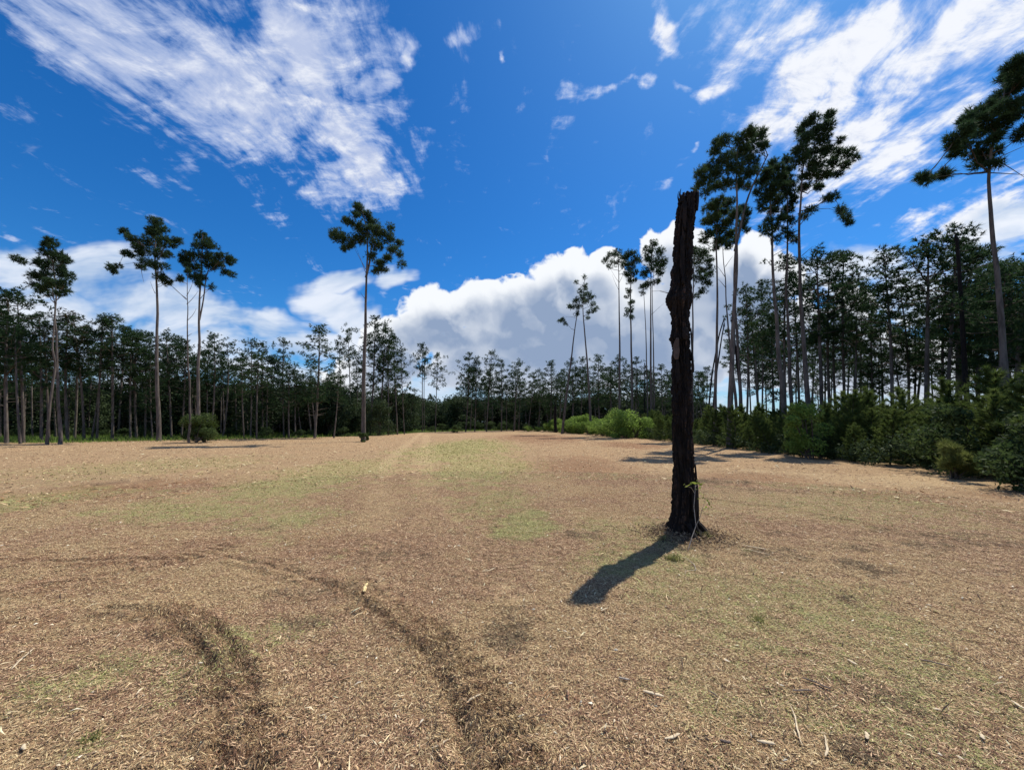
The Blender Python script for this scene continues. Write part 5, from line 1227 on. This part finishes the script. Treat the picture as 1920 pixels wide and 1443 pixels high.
under(12, 860, 1000, 78, 86, 1.0, 2.2, SH, 'one of the low shrubs at the foot of the far centre wood', 'shrubs under the centre wood', 1.2)

# single bushes
b = make_bush('round_bush', 'bush', 331, 2.15, 1.15, M_SHRUB, 26, 420, .055, label='x'); bx_ = ground_at(350, 830.5)
put(b, (bx_[0], bx_[1] + .9, 0), 0, (1.05, 1, 1), 'wide round green bush at the foot of the dying pine on the left', None)
b = make_bush('young_pine_bush', 'bush', 332, 2.1, .75, M_YOUNG, 18, 640, .22, needle=True); bx_ = ground_at(372, 829)
put(b, (bx_[0], bx_[1] + .6, 0), 0, (1, 1, 1.05), 'upright yellow green bush joined to the right of the round bush', None)
b = make_bush('foot_shrub', 'shrub', 333, .75, .42, M_SHRUB, 9, 220, .045); bx_ = ground_at(680, 829)
put(b, (bx_[0], bx_[1], 0), 0, (1, 1, 1), 'small shrub hugging the foot of the lone tall pine', None)
M_DRYBUSH = foliage_mat('dry_bush_needles', (.08, .11, .03), (.14, .17, .045), (.24, .26, .09), 0.5)
b = make_bush('grassy_bush', 'bush', 334, .92, .34, M_DRYBUSH, 14, 520, .17, needle=True); bx_ = ground_at(1787, 896)
put(b, (12.7, 11.2, 0), 1.2, (1.0, 1.0, 1.1), 'small round yellow green bush standing before the thicket on the right', None)

# weeds on the far right part of the clearing
spots = [(990, 809, 1.0), (1010, 809, 1.0), (1030, 809, 1.1), (1050, 810, 1.2), (1066, 812, 1.6), (1080, 812, 2.4), (1093, 813, 2.6), (1106, 814, 1.9), (1120, 816, 1.7), (1134, 817, 1.8), (1148, 818, 2.0), (1163, 819, 2.5), (1178, 821, 2.9), (1192, 822, 2.3)]
for k, (u, v, h_) in enumerate(spots):
    g0 = ground_at(u, v); s_ = h_ / 1.5
    put(WD[k % 3], (g0[0], g0[1] + .8, -.05), k * 1.7, (s_ * 1.15, s_ * 1.15, s_), 'one of the bright green weed bushes at the far end of the thicket', 'bright weed bushes')
for k in range(26):
    u = rngU.uniform(985, 1230); Y = rngU.uniform(48, 72)
    h_ = rngU.uniform(1.2, 2.3); s_ = h_ / 1.5
    x = max(px_place(u, Y), 13.5 if Y < 55 else 9 - (Y - 60) * .25)
    put(WD[k % 3], (x, Y, -.05), k * 1.3, (s_ * 1.2, s_ * 1.2, s_), 'one of the bright green weed bushes at the far end of the thicket', 'bright weed bushes')
b = make_bush('bright_bush', 'bush', 335, 2.5, .8, M_WEED, 14, 260, .06); 
put(b, (13.0, 17.0, 0), 0, (1, 1, 1), 'light yellow green leafy bush within the dark thicket', None)

# ------------------------------------------------------------------ thicket of young pines
def make_young(seed, hgt=2.7, name='young_pine', mat=M_YOUNG):
    rng = np.random.default_rng(seed); root = thing(name, 'x', 'young pine', (0, -440, 0))
    z = np.linspace(0, hgt, 9); P_ = np.stack([.06 * np.sin(z * 1.3 + seed), .06 * np.cos(z * 1.1 + seed), z], 1)
    ac = Acc(); ac.tube(P_, np.linspace(.035, .008, 9), 6)
    O, D_, Lm = [], [], []
    nw = 9
    for k in range(nw):
        zz = hgt * (.06 + .90 * k / nw); t = k / nw; nb = rng.integers(5, 8)
        for q in range(nb):
            an = q * 6.283 / nb + rng.normal() * .35; L = (.95 * (1 - t) + .22) * rng.uniform(.7, 1.1)
            A_ = trunk_at(P_, zz); e = A_ + np.array((math.cos(an) * L * .85, math.sin(an) * L * .85, L * (.25 + .55 * t) + .05))
            lp = limb_pts(A_, e, rng, .16, 5); ac.tube(lp, np.linspace(.012, .005, 5), 4)
            m = int(10 + 26 * L)
            ts = rng.random(m) ** .7; pp = A_ + (e - A_) * ts[:, None]; pp[:, 2] -= np.sin(ts * math.pi) * .1 * L
            dr = unit((e - A_) / L + np.array((0, 0, .35)))
            O.append(np.repeat(pp, 9, 0)); D_.append(np.repeat(dr[None], m * 9, 0))
    m = 60; ts = rng.random(m) ** .5; pp = P_[-1] * np.array((1, 1, 0)) + np.array((0, 0, 1)) * (hgt * (.8 + .22 * ts))[:, None]
    O.append(np.repeat(pp, 9, 0)); D_.append(np.repeat(np.array([[0, 0, 1.0]]), m * 9, 0))
    O = np.concatenate(O); D_ = np.concatenate(D_)
    dr = unit(D_ + .62 * rng.normal(size=O.shape)); sd_ = unit(np.cross(dr, rng.normal(size=O.shape)))
    L = (.10 + .12 * rng.random(len(O)))[:, None]; wd = (.0075 + .004 * rng.random(len(O)))[:, None]
    V = np.stack([O - sd_ * wd, O + sd_ * wd, O + dr * L], 1).reshape(-1, 3)
    link('stem', ac.mesh('stem', (M_TWIG,)), root); link('foliage', mesh_np('foliage', V, mats=(mat,)), root)
    return root
YP = [make_young(601 + k) for k in range(5)]
rngY = np.random.default_rng(606)
GY = 'young pines of the thicket'
cnt = 0
ys = 3.2
while ys < 60:
    step = .95 + ys * .012
    for row in range(5 if ys < 40 else 4):
        x = float(np.interp(ys, [3, 8, 9.6, 11, 13, 15, 19.5, 26, 60], [12.9, 12.9, 13.1, 14.4, 14.6, 14.3, 13.4, 13.9, 13.3])) + .15 * math.sin(ys * 1.7) + row * (1.15 + ys * .01) + rngY.normal() * .22
        yy = ys + rngY.normal() * .25 + (row % 2) * step * .5
        if rngY.random() < .03: continue
        hh = np.interp(yy, [3, 10, 14, 20, 30, 60], [3.25, 3.15, 2.8, 2.5, 2.3, 2.5]) * rngY.uniform(.60, 1.18) * (1.0 + .05 * row)
        if row == 0: hh *= rngY.uniform(.6, .95)
        s_ = hh / 2.7
        if rngY.random() < (.42 if row == 0 else .14):
            q_ = hh / 1.6 * rngY.uniform(.5, .85); bk = BK[cnt % 3]; cnt += 1
            put(bk, (x - .1, yy, -.03), rngY.uniform(0, 6.28), (q_ * .95, q_ * .95, q_), 'one of the leafy shrubs growing between the young pines of the thicket', 'leafy shrubs of the thicket'); continue
        tl = (rngY.normal() * .10, rngY.normal() * .10)
        put(YP[cnt % 5], (x, yy, -.03), rngY.uniform(0, 6.28), (s_ * 1.12, s_ * 1.12, s_),
            'one of the similar young pines in the front row of the thicket on the right' if row == 0 else 'one of the similar young pines packed inside the thicket on the right', 'young pines in the front row of the thicket' if row == 0 else GY).rotation_euler[:2] = tl; cnt += 1
    ys += step
# dark leafy undergrowth inside the thicket foot
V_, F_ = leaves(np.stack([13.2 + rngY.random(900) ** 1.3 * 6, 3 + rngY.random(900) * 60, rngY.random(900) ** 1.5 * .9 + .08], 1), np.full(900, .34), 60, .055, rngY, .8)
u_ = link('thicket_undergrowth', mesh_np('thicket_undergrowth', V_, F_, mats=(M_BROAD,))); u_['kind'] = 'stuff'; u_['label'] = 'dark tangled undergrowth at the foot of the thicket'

# rough grass along the wood edge and inside it
def wood_grass():
    rng = np.random.default_rng(77); n = 60000
    u = rng.uniform(-100, 1500, n); x0 = (u - 960) / F; Y = rng.uniform(30, 95, n); x = x0 * Y
    k = (Y > edge_y(x) + rng.normal(size=n) * 1.0) & (x < 14); x, Y = x[k], Y[k]; n = len(x)
    o = np.stack([x, Y, np.zeros(n)], 1); d = unit(np.stack([rng.normal(size=n) * .4, rng.normal(size=n) * .4, np.ones(n)], 1))
    L = (.15 + .35 * rng.random(n))[:, None]; s_ = unit(np.cross(d, rng.normal(size=d.shape))) * .03
    V = np.stack([o - s_, o + s_, o + d * L], 1).reshape(-1, 3)
    ob = link('rough_grass', mesh_np('rough_grass', V, mats=(M_WEED,))); ob['kind'] = 'stuff'; ob['label'] = 'rough grass growing under the trees at the edge of the wood'
wood_grass()

# far wood that reads as one mass
def far_wood():
    rng = np.random.default_rng(88); c = []
    for k in range(1500):
        az = math.radians(rng.uniform(-75, 75)); d = rng.uniform(105, 150)
        if az > math.radians(24): hgt = 3.6
        else: hgt = 10.0
        c.append((d * math.sin(az), d * math.cos(az), rng.random() ** .8 * hgt * rng.uniform(.6, 1)))
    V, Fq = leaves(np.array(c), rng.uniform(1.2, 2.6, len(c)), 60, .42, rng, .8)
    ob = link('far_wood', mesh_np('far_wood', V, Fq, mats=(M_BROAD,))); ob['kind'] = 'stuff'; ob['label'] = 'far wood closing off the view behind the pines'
far_wood()
print('litter', n1, n2, n3, n4, 'young', cnt, 'objects', len(bpy.data.objects), 'tris', sum(len(m.polygons) for m in bpy.data.meshes))
